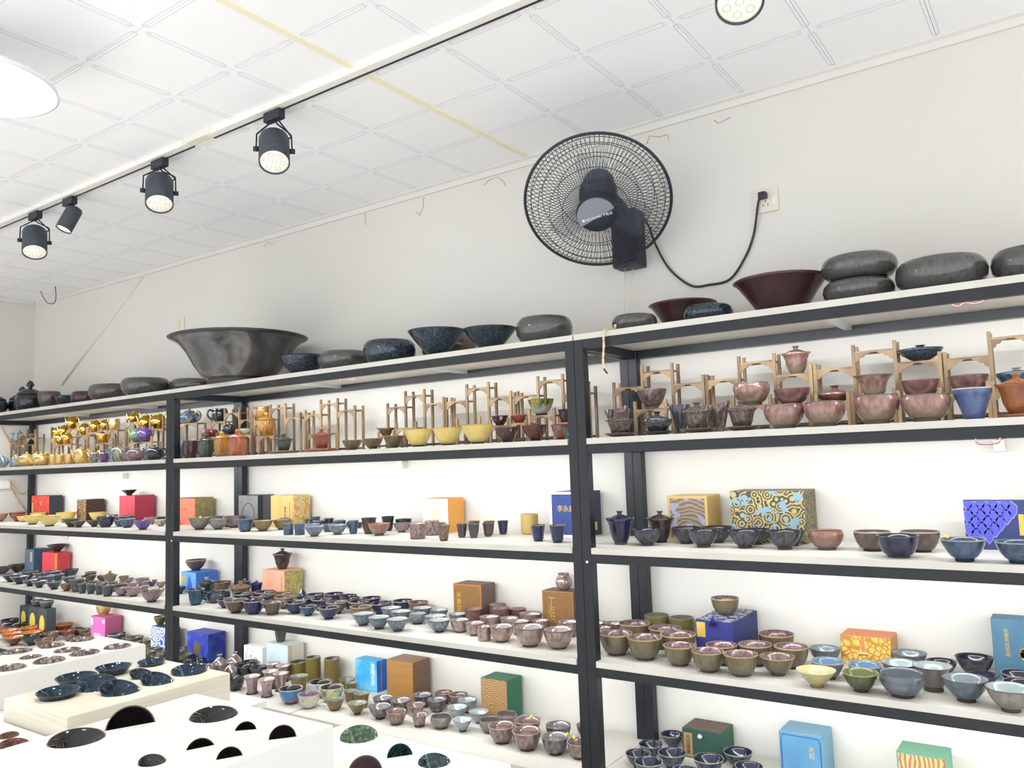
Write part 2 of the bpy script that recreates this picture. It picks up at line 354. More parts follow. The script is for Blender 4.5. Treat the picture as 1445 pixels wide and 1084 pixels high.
glaze('rubr', 'ruby red', (134, 46, 50), (158, 70, 70), (136, 60, 60), (170, 90, 84), (110, 50, 48), .18)
glaze('drkg', 'dark green', (58, 68, 60), (84, 92, 80), (60, 66, 58), (70, 78, 68), (56, 62, 56), .2)
glaze('ambr', 'amber yellow', (206, 150, 50), (176, 122, 60), (196, 150, 70), (226, 170, 60), (160, 110, 60), .2)
glaze('orng', 'orange red', (176, 88, 58), (196, 112, 70), (170, 90, 60), (222, 130, 50), (150, 80, 60), .2)
glaze('wht', 'white and green', (216, 216, 204), (120, 150, 110), (200, 200, 190), (190, 190, 170), (150, 150, 140), .2, lo=.6, hi=.68)
glaze('gold', 'shiny gold', (232, 190, 92), (214, 168, 74), (216, 176, 90), (236, 200, 110), (206, 160, 80), .16, 1.0)
glaze('gldm', 'pale gold', (222, 190, 128), (206, 172, 104), (196, 160, 96), (232, 204, 140), (196, 160, 96), .34, .75)
glaze('mult', 'blue and yellow splashed', (190, 176, 110), (70, 110, 160), (170, 160, 110), (150, 140, 90), (90, 90, 80), .18, scale=4, lo=.45, hi=.55)
glaze('grby', 'lime green and blue', (140, 184, 60), (84, 128, 120), (120, 150, 70), (120, 150, 70), (60, 70, 100), .15, c3=(80, 92, 130), scale=3)
glaze('purp', 'violet', (92, 62, 128), (128, 96, 164), (80, 56, 110), (110, 80, 150), (70, 50, 90), .15)
glaze('cyan', 'sky blue and white', (70, 160, 204), (206, 214, 206), (100, 150, 180), (140, 190, 210), (60, 70, 80), .15, lo=.5, hi=.6)
glaze('mauv', 'mauve', (126, 96, 104), (150, 124, 128), (110, 84, 92), (140, 110, 116), (90, 70, 76), .18)
glaze('slvb', 'silvery blue', (112, 132, 148), (164, 178, 184), (100, 118, 132), (176, 188, 192), (80, 88, 96), .2, .4)
glaze('pkbw', 'pink and buff', (196, 120, 112), (186, 160, 130), (190, 130, 120), (206, 140, 130), (150, 130, 110), .25)
glaze('cbow', 'wine red', (150, 62, 58), (168, 84, 76), (150, 66, 60), (190, 130, 110), (120, 60, 54), .22)
glaze('dolv', 'dark olive', (66, 64, 52), (112, 106, 76), (90, 86, 68), (130, 122, 96), (60, 58, 50), .25)
glaze('purb', 'purple speckled', (104, 72, 160), (140, 110, 186), (90, 64, 140), (150, 120, 190), (70, 56, 110), .2, scale=14)
glaze('gnwh', 'green and cream', (134, 164, 134), (226, 216, 180), (190, 196, 170), (230, 220, 190), (110, 130, 110), .2, lo=.5, hi=.56)
glaze('hare', 'orange hare-fur', (112, 62, 44), (146, 84, 58), (226, 140, 64), (232, 156, 88), (90, 58, 46), .25, inn2=(190, 96, 44), scale=6)
glaze('greg', 'pale-rimmed grey', (62, 68, 76), (96, 102, 106), (74, 74, 78), (206, 194, 166), (60, 62, 64), .25)
glaze('blgr', 'dark blue grey', (40, 48, 62), (76, 84, 96), (60, 66, 84), (196, 200, 204), (48, 48, 54), .14)
glaze('lilc', 'lilac and grey', (150, 142, 150), (178, 142, 146), (150, 130, 134), (132, 104, 100), (84, 74, 76), .2, .2, c3=(168, 132, 130), g0=.0, g1=.5)
glaze('pslv', 'pinkish silver', (186, 164, 162), (140, 124, 124), (216, 200, 194), (198, 170, 164), (60, 54, 58), .16, .55, c3=(120, 104, 108), g0=.1, g1=1.2)
glaze('bspt', 'black speckled', (30, 36, 44), (90, 102, 108), (28, 36, 42), (54, 62, 68), (40, 44, 48), .2, scale=16, lo=.5, hi=.62)
glaze('pblu', 'blue with red flowers', (70, 150, 206), (216, 120, 108), (40, 40, 48), (226, 214, 186), (90, 90, 96), .2, scale=2.4, lo=.52, hi=.58)
glaze('pwht', 'cream with small blossoms', (226, 224, 204), (222, 150, 120), (136, 112, 136), (206, 194, 186), (150, 146, 130), .2, scale=4, lo=.64, hi=.68)
glaze('pyel', 'yellow with blue flowers', (236, 226, 150), (130, 190, 220), (66, 54, 54), (232, 222, 150), (150, 140, 100), .2, scale=2.6, lo=.5, hi=.56)
glaze('pwbl', 'white with blue sprigs', (226, 230, 232), (140, 164, 206), (34, 36, 42), (222, 218, 190), (150, 150, 150), .2, scale=3, lo=.56, hi=.62)
glaze('sage', 'mossy brown', (122, 100, 58), (144, 122, 80), (150, 160, 140), (142, 104, 70), (96, 82, 58), .3, scale=7)
glaze('slvk', 'dark silver', (78, 76, 80), (134, 130, 132), (150, 146, 148), (122, 112, 112), (58, 56, 58), .2, .5)
glaze('cops', 'copper silver', (112, 92, 90), (158, 140, 134), (142, 120, 114), (172, 142, 134), (66, 60, 60), .2, .4)
glaze('isil', 'icy silver', (134, 142, 148), (172, 178, 180), (190, 204, 212), (120, 112, 112), (70, 70, 76), .18, .4)
glaze('matg', 'matt pewter', (136, 132, 124), (116, 114, 112), (122, 118, 120), (150, 144, 138), (70, 76, 84), .3, .4)
glaze('dbir', 'dark blue iridescent', (52, 62, 80), (92, 106, 126), (36, 46, 68), (166, 150, 130), (60, 60, 66), .16, .3)
glaze('pgra', 'pink grained', (186, 150, 148), (96, 84, 80), (190, 160, 156), (206, 190, 160), (90, 84, 76), .25, scale=6, stretch=(1, 1, .5))
glaze('grpu', 'smoky green purple', (66, 72, 66), (84, 68, 88), (70, 70, 70), (104, 108, 100), (120, 120, 110), .2)
glaze('bamb', 'bamboo yellow', (222, 186, 100), (230, 198, 122), (200, 160, 84), (226, 196, 116), (206, 170, 90), .5, stretch=(8, 8, .3))
glaze('ornb', 'rust orange', (176, 104, 54), (150, 84, 50), (160, 96, 54), (190, 124, 70), (140, 84, 52), .25)
glaze('bgcp', 'chestnut', (112, 86, 66), (150, 124, 96), (104, 84, 74), (176, 132, 104), (90, 76, 64), .25)
glaze('foam', 'dark iridescent blue', (44, 50, 60), (70, 78, 88), (18, 38, 58), (70, 80, 92), (60, 60, 60), .06, .2, inn2=(30, 78, 108))
glaze('fomb', 'brown silver', (96, 88, 84), (130, 120, 114), (84, 72, 68), (120, 110, 102), (80, 74, 70), .15, .3, inn2=(170, 156, 146))
glaze('fomd', 'black and olive', (84, 78, 70), (110, 100, 88), (30, 27, 30), (112, 98, 82), (80, 74, 66), .07, inn2=(46, 40, 40))
glaze('fomg', 'green spotted', (40, 74, 60), (64, 100, 80), (44, 88, 66), (28, 40, 40), (40, 60, 50), .12, inn2=(120, 150, 110))
glaze('fomo', 'rust and black spotted', (54, 44, 42), (80, 60, 54), (150, 74, 50), (196, 106, 76), (60, 48, 44), .15, inn2=(70, 40, 34))
glaze('fomt', 'dark teal', (30, 44, 50), (50, 70, 76), (26, 48, 54), (30, 40, 46), (40, 50, 50), .1, inn2=(60, 96, 100))
glaze('fomm', 'dusky rose', (126, 104, 106), (150, 126, 126), (120, 98, 100), (110, 90, 92), (96, 80, 80), .2)

# ------------------------------------------------------------------ ceramics: shapes (rim radius 1)
def shp(noun, name, foot, o, i): return dict(noun=noun, name=name, foot=foot, o=o, i=i, H=max(z for r, z in o), rmax=max(r for r, z in o))
KD = {
 'bowl': shp('tea bowl', 'tea_bowl', [(0, 0), (.40, 0), (.42, .14)], [(.42, .13), (.60, .27), (.78, .52), (.92, .82), (.96, .96), (1, 1.08)], [(.955, 1.07), (.9, .9), (.74, .52), (.5, .28), (0, .2)]),
 'cone': shp('conical bowl', 'conical_bowl', [(0, 0), (.34, 0), (.34, .13)], [(.34, .12), (.55, .33), (.8, .62), (1, .88)], [(.96, .88), (.76, .62), (.5, .34), (.2, .21), (0, .2)]),
 'cup': shp('rounded cup', 'tea_cup', [(0, 0), (.5, 0), (.52, .1)], [(.52, .09), (.7, .24), (.86, .55), (.95, .9), (1, 1.25)], [(.95, 1.24), (.9, .9), (.8, .55), (.6, .28), (0, .18)]),
 'round': shp('bulbous bowl', 'bulbous_bowl', [(0, 0), (.55, 0), (.55, .13)], [(.55, .12), (.76, .25), (.98, .55), (1.07, .85), (1.05, 1.05), (.98, 1.14), (1, 1.2)], [(.95, 1.19), (.93, 1.1), (.99, .85), (.9, .5), (.6, .24), (0, .18)]),
 'flare': shp('flared bowl', 'flared_bowl', [(0, 0), (.5, 0), (.47, .16)], [(.47, .15), (.57, .3), (.62, .55), (.69, .75), (.82, .95), (1, 1.1)], [(.96, 1.1), (.78, .95), (.64, .75), (.56, .5), (.4, .27), (0, .22)]),
 'tumb': shp('tumbler', 'tumbler', [(0, 0), (.56, 0), (.56, .12)], [(.58, .11), (.68, .3), (.76, .8), (.84, 1.4), (.92, 1.7), (1, 1.82)], [(.95, 1.81), (.84, 1.65), (.76, 1.3), (.64, .4), (0, .24)]),
 'taper': shp('tapered cup', 'tapered_cup', [(0, 0), (.46, 0), (.48, .06)], [(.48, .05), (.6, .4), (.78, 1.0), (.92, 1.42), (.95, 1.44), (.98, 1.6), (1, 1.8)], [(.95, 1.8), (.9, 1.5), (.74, 1.0), (.5, .3), (0, .2)]),
 'cyl': shp('cylinder cup', 'cylinder_cup', [(0, 0), (.9, 0), (.93, .05)], [(.93, .04), (1, .14), (1, .9), (1, 1.8)], [(.93, 1.8), (.92, 1), (.9, .3), (0, .16)]),
 'ridg': shp('ridged cup', 'ridged_cup', [(0, 0), (.9, 0), (.96, .06)], [(.96, .05), (1, .12), (1, .98), (1.06, 1.02), (1.06, 1.1), (1, 1.14), (1, 2.1)], [(.93, 2.1), (.92, 1), (.9, .3), (0, .16)]),
 'spool': shp('flared tall cup', 'flared_tall_cup', [(0, 0), (.72, 0), (.72, .14)], [(.72, .13), (.6, .24), (.58, .7), (.64, 1.3), (.78, 1.8), (1, 2.15)], [(.94, 2.14), (.72, 1.8), (.57, 1.3), (.5, .6), (0, .3)]),
 'basin': shp('incurved basin', 'basin', [(0, 0), (.6, 0), (.62, .05)], [(.62, .04), (.84, .17), (.97, .36), (1, .56), (.96, .76), (.87, .88), (.84, .9)], [(.8, .88), (.88, .72), (.92, .52), (.86, .3), (.6, .12), (0, .1)]),
 'bigfl': shp('wide flared basin', 'flared_basin', [(0, 0), (.46, 0), (.44, .05)], [(.44, .045), (.52, .1), (.64, .26), (.74, .44), (.85, .58), (1, .665)], [(.98, .675), (.82, .6), (.7, .46), (.58, .26), (.4, .1), (0, .08)]),
 'bigcn': shp('large conical bowl', 'large_conical_bowl', [(0, 0), (.5, 0), (.47, .13)], [(.47, .12), (.58, .3), (.76, .58), (.92, .8), (1, .86)], [(.97, .88), (.88, .78), (.72, .56), (.52, .3), (0, .18)]),
 'bottl': shp('gourd bottle', 'gourd_bottle', [(0, 0), (.5, 0), (.52, .06)], [(.52, .05), (.85, .35), (1, .75), (.86, 1.15), (.5, 1.42), (.26, 1.56), (.22, 1.68), (.36, 1.8)], [(.3, 1.8), (.16, 1.68), (.16, 1.55), (0, 1.5)]),
 'spike': shp('pointed bud vase', 'bud_vase', [(0, 0), (.6, 0), (.62, .1)], [(.62, .08), (.85, .5), (1, 1), (.8, 1.5), (.35, 2.1), (.16, 2.5)], [(.1, 2.5), (.08, 2.3), (0, 2.2)]),
 'drop': shp('teardrop jar', 'teardrop_jar', [(0, 0), (1.05, 0), (1.0, .12), (.5, .3), (.42, .42)], [(.42, .4), (.8, .62), (1, 1.02), (.92, 1.4), (.6, 1.85), (.25, 2.2), (.04, 2.5)], [(.0, 2.52)]),
 'vase': shp('small round jar', 'round_jar', [(0, 0), (.55, 0), (.57, .1)], [(.57, .08), (.86, .35), (1, .75), (.92, 1.15), (.7, 1.45), (.62, 1.6), (.72, 1.75)], [(.64, 1.75), (.55, 1.6), (.8, 1.1), (.8, .5), (0, .3)]),
 'sauc': shp('saucer', 'saucer', [(0, 0), (.5, 0), (.52, .08)], [(.52, .07), (.8, .16), (1, .34)], [(.97, .36), (.75, .2), (.4, .13), (0, .12)]),
 'plate': shp('thick saucer', 'thick_saucer', [(0, 0), (.9, 0), (.93, .05)], [(.93, .04), (1, .08), (1, .26), (.97, .3)], [(.9, .3), (.8, .22), (0, .22)]),
}
MC = {}
def shape_mesh(kind, mk, part):
    key = (kind, mk, part)
    if key in MC: return MC[key]
    k, g = KD[kind], GL[mk]; seg = 30
    if part == 'foot':
        me = MB().lathe(k['foot'], seg).mesh('foot', g['f'])
    else:
        o_ = list(k['o']); (r0, z0), (r1, z1) = o_[-2:]; t_ = max(.1, 1 - .07 / math.hypot(r1 - r0, z1 - z0))
        o_.insert(-1, (r0 + (r1 - r0) * t_, z0 + (z1 - z0) * t_)); prof = o_ + k['i']; no = len(o_)
        mis = [0] * (no - 2) + [2, 2] + [1] * len(k['i'])
        if kind in ('drop',): mis = [0] * len(prof)
        # slightly hand-thrown wobble free lathe
        me = MB().lathe([(0, k['foot'][-1][1] * .9)] + prof, seg, mis=[0] + mis).mesh(k['name'], [g['o'], g['i'], g['r']])
    MC[key] = me; return me

SHN = {1: 'top', 2: 'second', 3: 'third', 4: 'fourth', 5: 'lowest'}
VES = []       # every placed vessel: dict(root, kind, desc, shelf, unit, P, r, where)
def make(kind, mk, P, r, hs=1.0, rz=0.0, foot=True, name=None):
    k = KD[kind]; nm = name or k['name']
    o = link(nm, shape_mesh(kind, mk, 'body'), None, tuple(P)); o.scale = (r, r, r * hs); o.rotation_euler.z = rz
    if foot: link('foot_ring', shape_mesh(kind, mk, 'foot'), o)
    return o
LIDP = [(1.0, 0), (.98, .05), (.8, .16), (.5, .3), (.24, .38), (0, .4)]
def comp_mesh(key, fn, mats):
    if key not in MC: MC[key] = fn().mesh(key[0], mats)
    return MC[key]
def make_gaiwan(mk, P, r, hs=1.0, saucer=None, lidflat=1.0, cup='gai', smk=None, sr=1.15):
    g = GL[mk]; root = empty('lidded_tea_bowl', tuple(P)); z0 = 0
    if saucer:
        skind, sh = saucer; s_ = link('saucer', shape_mesh(skind, smk or mk, 'body'), root); q = r * sr; s_.scale = (q, q, q * sh)
        z0 = KD[skind]['i'][-1][1] * q * sh
    b = link('cup', comp_mesh(('cup', mk, cup), lambda: MB().lathe([(0, .02), (.42, 0), (.44, .12), (.52, .2), (.66, .5), (.74, .9), (.84, 1.15), (1, 1.3), (.97, 1.3), (.8, 1.1), (.68, .8), (.5, .3), (0, .2)] if cup == 'gai' else [(0, .02), (.36, 0), (.36, .1), (.5, .2), (.78, .55), (.93, .85), (1, 1.05), (.96, 1.05), (.88, .85), (.7, .5), (0, .2)], 28, mis=[3, 3] + [0] * 5 + [2] + [1] * 4 if cup == 'gai' else [3, 3] + [0] * 4 + [2] + [1] * 3 + [1]), [g['o'], g['i'], g['r'], g['f']]), root)
    b.scale = (r, r, r * hs); b.location.z = z0; ht = (1.22 if cup == 'gai' else 1.02) * r * hs + z0
    l = link('lid', comp_mesh(('lid', mk), lambda: MB().lathe(LIDP[:-1] + [(.2, .4), (0, .38)], 26), [g['o']]), root); l.location.z = ht; l.scale = (r * .88, r * .88, r * .88 * lidflat)
    kn = link('knob', comp_mesh(('knob', mk), lambda: MB().lathe([(.18, .36), (.15, .44), (.2, .56), (.28, .64), (.26, .67), (.1, .62), (0, .62)], 18), [g['r']]), l)
    return root
def arc(cx, cz, rx, rz, a0, a1, n=12, y=0): return [(cx + rx * math.cos(math.radians(a0 + (a1 - a0) * t / n)), y, cz + rz * math.sin(math.radians(a0 + (a1 - a0) * t / n))) for t in range(n + 1)]
def make_mug(mk, P, r, h, lid=True, rz=0.0, lidmk=None):
    g = GL[mk]; root = empty('lidded_mug' if lid else 'handled_mug', tuple(P), rz); H = h / r
    bd = link('body', comp_mesh(('body', mk, 'mug', round(H, 1)), lambda: MB().lathe([(0, .03), (.62, 0), (.68, .05), (.9, .25 * H), (1, .55 * H), (.97, .8 * H), (.86, .97 * H), (.88, H), (.82, H), (.88, .75 * H), (.9, .4 * H), (.6, .12), (0, .1)], 28, mis=[3, 3] + [0] * 5 + [2] + [1] * 4), [g['o'], g['i'], g['r'], g['f']]), root); bd.scale = (r, r, r)
    hd = link('handle', comp_mesh(('handle', mk, round(H, 1)), lambda: MB().tube(smooth_path([(.9, 0, .85 * H), (1.25, 0, .9 * H), (1.5, 0, .68 * H), (1.42, 0, .42 * H), (1.1, 0, .25 * H), (.88, 0, .26 * H)]), .13, 8), g['o']), root); hd.scale = (r, r, r)
    if lid:
        g2 = GL[lidmk or mk]
        l = link('lid', comp_mesh(('lid', lidmk or mk, 'mug'), lambda: MB().lathe([(.97, -.04), (1.02, 0), (.95, .08), (.6, .32), (.2, .42), (0, .43)], 26), g2['o']), root); l.location.z = h; l.scale = (r, r, r)
        link('knob', comp_mesh(('knob', lidmk or mk, 'mug'), lambda: MB().lathe([(.12, .38), (.12, .5), (.26, .62), (.24, .78), (.1, .86), (0, .87)], 16), g2['r']), l)
    return root
def make_teapot(mk, P, r, h, rz=0.0):
    g = GL[mk]; root = empty('teapot', tuple(P), rz); H = h / r * .78
    pts = [(0, .03), (.5, 0), (.55, .05)] + [(math.cos(math.radians(a)) * (1.0 if a < 30 else 1.0), H * .5 + H * .5 * math.sin(math.radians(a))) for a in (-50, -25, 0, 25, 48, 64)] + [(.38, H * .97), (0, H * .97)]
    b = link('body', comp_mesh(('body', mk, 'pot', round(H, 1)), lambda: MB().lathe(pts, 28), g['o']), root); b.scale = (r, r, r)
    l = link('lid', comp_mesh(('lid', mk, 'pot'), lambda: MB().lathe([(.46, -.03), (.48, .02), (.36, .1), (.14, .15), (0, .15)], 22), g['o']), root); l.location.z = H * .955 * r; l.scale = (r, r, r)
    link('knob', comp_mesh(('knob', mk, 'pot'), lambda: MB().lathe([(.08, .12), (.07, .18), (.14, .25), (.12, .34), (.04, .38), (0, .38)], 14), g['r']), l)
    sp = link('spout', comp_mesh(('spout', mk, round(H, 1)), lambda: MB().tube(smooth_path([(-.75, 0, H * .35), (-1.05, 0, H * .5), (-1.25, 0, H * .78), (-1.42, 0, H * .98)]), .2, 10, rad=[.26 - .16 * t / 15 for t in range(16)]), g['o']), root); sp.scale = (r, r, r)
    hd = link('handle', comp_mesh(('handle', mk, 'pot', round(H, 1)), lambda: MB().tube(smooth_path([(.8, 0, H * .78), (1.15, 0, H * .95), (1.45, 0, H * .72), (1.35, 0, H * .4), (.92, 0, H * .28)]), .09, 8), g['o']), root); hd.scale = (r, r, r)
    return root
def make_jar(mk, P, r, h):
    g = GL[mk]; root = empty('lidded_jar', tuple(P)); H = h / r
    b = link('body', comp_mesh(('body', mk, 'jar'), lambda: MB().lathe([(0, .02), (.6, 0), (.8, .15), (1, .5), (.98, .85), (.86, 1.08), (0, 1.08)], 26), g['o']), root); b.scale = (r, r, r * H / 2)
    l = link('lid', comp_mesh(('lid', mk, 'jar'), lambda: MB().lathe([(.9, 0), (.88, .06), (.6, .26), (.22, .38), (0, .4)], 24), g['o']), root); l.location.z = 1.08 * r * H / 2; l.scale = (r, r, r * H / 2)
    link('finial', comp_mesh(('finial', mk), lambda: MB().lathe([(.12, .36), (.12, .44), (.27, .58), (.27, .66), (.14, .82), (0, .92)], 16), g['o']), l)
    return root
def make_pitcher(mk, P, r, hs=1.0, rz=0.0):
    g = GL[mk]
    def f():
        mb = MB().lathe([(0, .03), (.45, 0), (.48, .08), (.62, .35), (.8, .75), (1, 1.05), (.96, 1.05), (.76, .74), (.56, .34), (0, .15)], 28, mis=[3, 3] + [0] * 3 + [2] + [1] * 3)
        for k, (x, y, z) in enumerate(mb.v):
            t = max(0, -x) * max(0, z - .5); w = math.exp(-(y / .35) ** 2); mb.v[k] = (x - t * w * .45, y, z + t * w * .22)
        return mb
    root = empty('pouring_pitcher', tuple(P), rz)
    b = link('body', comp_mesh(('body', mk, 'pitch'), f, [g['o'], g['i'], g['r'], g['f']]), root); b.scale = (r, r, r * hs)
    hd = link('handle', comp_mesh(('handle', mk, 'pitch'), lambda: MB().tube(smooth_path([(.85, 0, .85), (1.15, 0, .9), (1.22, 0, .6), (.98, 0, .38), (.66, 0, .42)]), .07, 8), g['o']), root); hd.scale = (r, r, r * hs)
    return root

NOUN = {'gai': 'lidded tea bowl', 'mug': 'lidded mug', 'mug0': 'handled mug', 'pot': 'teapot', 'jar': 'lidded jar', 'pit': 'pouring pitcher'}
CATN = {'gai': 'lidded bowl', 'mug': 'mug', 'mug0': 'mug', 'pot': 'teapot', 'jar': 'jar', 'pit': 'pitcher', 'basin': 'basin', 'bigfl': 'basin', 'bottl': 'vase', 'spike': 'vase', 'drop': 'jar', 'vase': 'jar', 'sauc': 'saucer', 'plate': 'saucer', 'cup': 'cup', 'tumb': 'cup', 'taper': 'cup', 'cyl': 'cup', 'ridg': 'cup', 'spool': 'cup'}
def unit_of(x): return 1 if x < UX[1][1] else 2 if x < UX[2][1] else 3
def build_vessel(v):
    P, r, k, mk = v['P'], v['r'], v['kind'], v['mk']
    if k == 'gai': o = make_gaiwan(mk, P, r, v['hs'], saucer=v.get('sau'), smk=v.get('smk'), lidflat=v.get('lf', 1), cup=v.get('cup', 'gai'), sr=v.get('sr', 1.15))
    elif k == 'mug': o = make_mug(mk, P, r, v['h'], True, v.get('rz', 0), v.get('lmk'))
    elif k == 'mug0': o = make_mug(mk, P, r, v['h'], False, v.get('rz', 0))
    elif k == 'pot': o = make_teapot(mk, P, r, v['h'], v.get('rz', 0))
    elif k == 'jar': o = make_jar(mk, P, r, v['h'])
    elif k == 'pit': o = make_pitcher(mk, P, r, v['hs'], v.get('rz', 0))
    else: o = make(k, mk, P, r, v['hs'], random.random() * 6, foot=True)
    v['root'] = o; return o

def crop(x0, y0, s): return lambda x, y: (x0 + x / s, y0 + y / s, 1 / s)
def hr(kind): return 1.3 if kind in ('gai',) else KD[kind]['H'] if kind in KD else 1.1
def T(s, cr, rows):
    """rows: kind glaze x y w [hs]; (x, y) the centre of the rim as seen, on board s"""
    z = ZB[s]
    for ln in rows.strip().splitlines():
        a = ln.split(); kind, mk = a[0], a[1]; x, y, k = cr(float(a[2]), float(a[3])); w = float(a[4]) * k; hs = float(a[5]) if len(a) > 5 else 1.0
        r = .045
        for _ in range(8):
            P = onZ(x, y, z + hr(kind) * hs * r); r = w / 2 * fwd(P) / FPX
        P[2] = z; rm = r * (KD[kind]['rmax'] if kind in KD else 1)
        if P[1] + rm > YB - .006 or P[1] < D + .02:
            Yt = min(max(P[1], D + .028), YB - .008 - rm)
            for _ in range(6):
                q = onY(x, y, Yt); r = w / 2 * fwd(q) / FPX; rm = r * (KD[kind]['rmax'] if kind in KD else 1); Yt = min(max(P[1], D + .028), YB - .008 - rm)
            P = np.array([q[0], Yt, z])
        VES.append(dict(kind=kind, mk=mk, P=P, r=r, hs=hs, h=hr(kind) * hs * r, shelf=s, rm=rm, place='shelf', rz=random.choice((2.4, 3.6, 2.9)) if kind in ('mug', 'mug0', 'pit', 'pot') else 0))
def S(s, cr, rows):
    """rows for the boards at or above eye level: kind glaze x w h Y [rot] ; x, w, h as seen, Y the distance of the row from the eye plane"""
    z = ZB[s]
    for ln in rows.strip().splitlines():
        a = ln.split(); kind, mk = a[0], a[1]; x, _, k = cr(float(a[2]), 0); w = float(a[3]) * k; h = float(a[4]) * k; Yv = float(a[5])
        q = onY(x, px((0, Yv, z))[1] if False else 600, Yv)
        for _ in range(3):
            yy = px((q[0], Yv, z))[1]; q = onY(x, yy, Yv)
        P = np.array([q[0], Yv, z]); put(kind, mk, P, w, h, s, 'shelf', float(a[6]) if len(a) > 6 else None)
def put(kind, mk, P, w, h, s, place, rz=None, **kw):
    d = fwd(P); r = w / 2 * d / FPX; hm = h * d / FPX
    if kind in KD: rm = r; r = r / KD[kind]['rmax']; hs = hm / (KD[kind]['H'] * r)
    elif kind == 'gai': rm = r; hs = (hm / r - .5 * .88) / 1.25
    elif kind in ('mug', 'mug0'): rm = r; hs = 1; hm = hm - (.8 * r if kind == 'mug' else 0)
    elif kind == 'pot':
        if s == 2 and P[0] < UX[1][1]: r *= 1.3; hm *= 1.3
        rm = r * .95; r = r * .82; hs = 1
    elif kind == 'pit': rm = r; hs = hm / (1.1 * r)
    else: rm = r; hs = 1
    v = dict(kind=kind, mk=mk, P=np.array(P, float), r=r, hs=hs, h=hm, shelf=s, rm=rm, place=place, rz=rz if rz is not None else .4, **kw)
    if place == 'shelf' and P[1] + rm > YB - .004: v['P'][1] = YB - .006 - rm
    VES.append(v); return v

# ------------------------------------------------------------------ stepped wooden display stands
RK = {}
def bracket(mb, x, z, sx, w, hh, y0, y1):
    poly = [(0, 0), (w, 0), (w * .86, -hh * .16), (w * .62, -hh * .24), (w * .55, -hh * .42), (w * .3, -hh * .52), (w * .24, -hh * .78), (w * .1, -hh * .86), (0, -hh)]
    poly = [(x + sx * a, z + b) for a, b in poly]
    if sx < 0: poly = poly[::-1]
    mb.prism(poly, 1, y0, y1)
def rack(key, posts, tiers, lower=None, Yf=2.585, dp=.06, label='', s=2):
    zb = ZB[s]; X = [onY(a, b, Yf)[0] for a, b in posts]; Zt = [onY(a, b, Yf)[2] for a, b in posts]
    TZ = [onY((posts[i][0] + posts[i + 1][0]) / 2, tiers[i], Yf)[2] for i in range(len(tiers))]
    x0 = (X[0] + X[-1]) / 2; root = empty('display_stand', (x0, Yf + dp / 2, zb), label=label, cat='display stand', group='stepped wooden display stands on the second shelf')
    org = Vector(root.location); t = .0095
    def pt(name, mb, m=m_wood):
        for k in range(len(mb.v)): mb.v[k] = tuple(Vector(mb.v[k]) - org)
        return mb.obj(name, m, root)
    for i, x in enumerate(X):
        for y in (Yf, Yf + dp - t):
            pt('leg', MB().box((x - t / 2, y, zb), (x + t / 2, y + t, Zt[i])))
    for i, z in enumerate(TZ):
        a, b = X[i] + t / 2, X[i + 1] - t / 2
        pt('tier_board', MB().box((a, Yf + .001, z - .006), (b, Yf + dp - .001, z)))
        for xx_, sg in ((a, 1), (b, -1)):
            fb = MB(); bracket(fb, xx_, z - .006, sg, (b - a) * .42, .028, Yf + .001, Yf + .005); pt('carved_bracket', fb)
    for yy_ in (Yf + .002, Yf + dp - .008): pt('base_rail', MB().box((X[0], yy_, zb + .012), (X[-1], yy_ + .006, zb + .02)), m_wooddk)
    info = dict(X=X, Z=TZ, Y=Yf + dp / 2)
    for n_, (xl, xr, yp, yr) in enumerate(([lower] if isinstance(lower, tuple) else lower) if lower else []):
        Yl = Yf - dp - .03
        a, b = onY(xl, yp, Yl)[0], onY(xr, yp, Yl)[0]; zt = onY(xl, yp, Yl)[2]; zr = onY((xl + xr) / 2, yr, Yl)[2]
        for x in (a, b):
            for y in (Yl, Yl + dp - t): pt('leg', MB().box((x - t / 2, y, zb), (x + t / 2, y + t, zt if y == Yl else zr)))
        pt('tier_board', MB().box((a + t / 2, Yl + .001, zr - .006), (b - t / 2, Yl + dp, zr)))
        for xx_, sg in ((a + t / 2, 1), (b - t / 2, -1)):
            fb = MB(); bracket(fb, xx_, zr - .006, sg, (b - a) * .36, .022, Yl + .001, Yl + .005); pt('carved_bracket', fb)
        pt('base_rail', MB().box((a, Yl + .002, zb + .012), (b, Yl + .008, zb + .02)), m_wooddk)
        info['L' + ('' if n_ == 0 else str(n_ + 1))] = (zr, Yl + dp / 2)
    RK[key] = info
# small shifts in mm (and turn) that keep each piece clear of the legs of its stand
NUDGE = {1: (20, 0, 1, None), 2: (0, 0, 0.7, None), 3: (24, 0, 1, 0.3), 5: (-12, 0, 0.88, None), 6: (32, 0, 1, 1.2), 7: (0, 12, 1, None), 9: (28, 0, 1, 0.2), 10: (31, 0, .96, 3.1), 11: (28, 0, 1, None), 13: (16, 0, 1, None), 14: (24, 0, 1, 1.1), 15: (28, 0, 1, 0.2), 16: (24, 20, 1, None), 17: (20, 0, 1, 0.1), 19: (12, 0, 1, None), 20: (16, 0, 1, None), 21: (0, 8, 1, None), 22: (24, 0, 1, 4.2), 23: (16, 0, 1, None), 24: (8, 20, 1, None), 25: (0, 8, 1, None), 26: (8, 0, 1, None), 27: (0, 8, 1, None), 32: (4, 0, 1, None), 34: (16, 20, 1, None), 35: (16, 0, 1, None), 38: (4, 0, 1, None)}
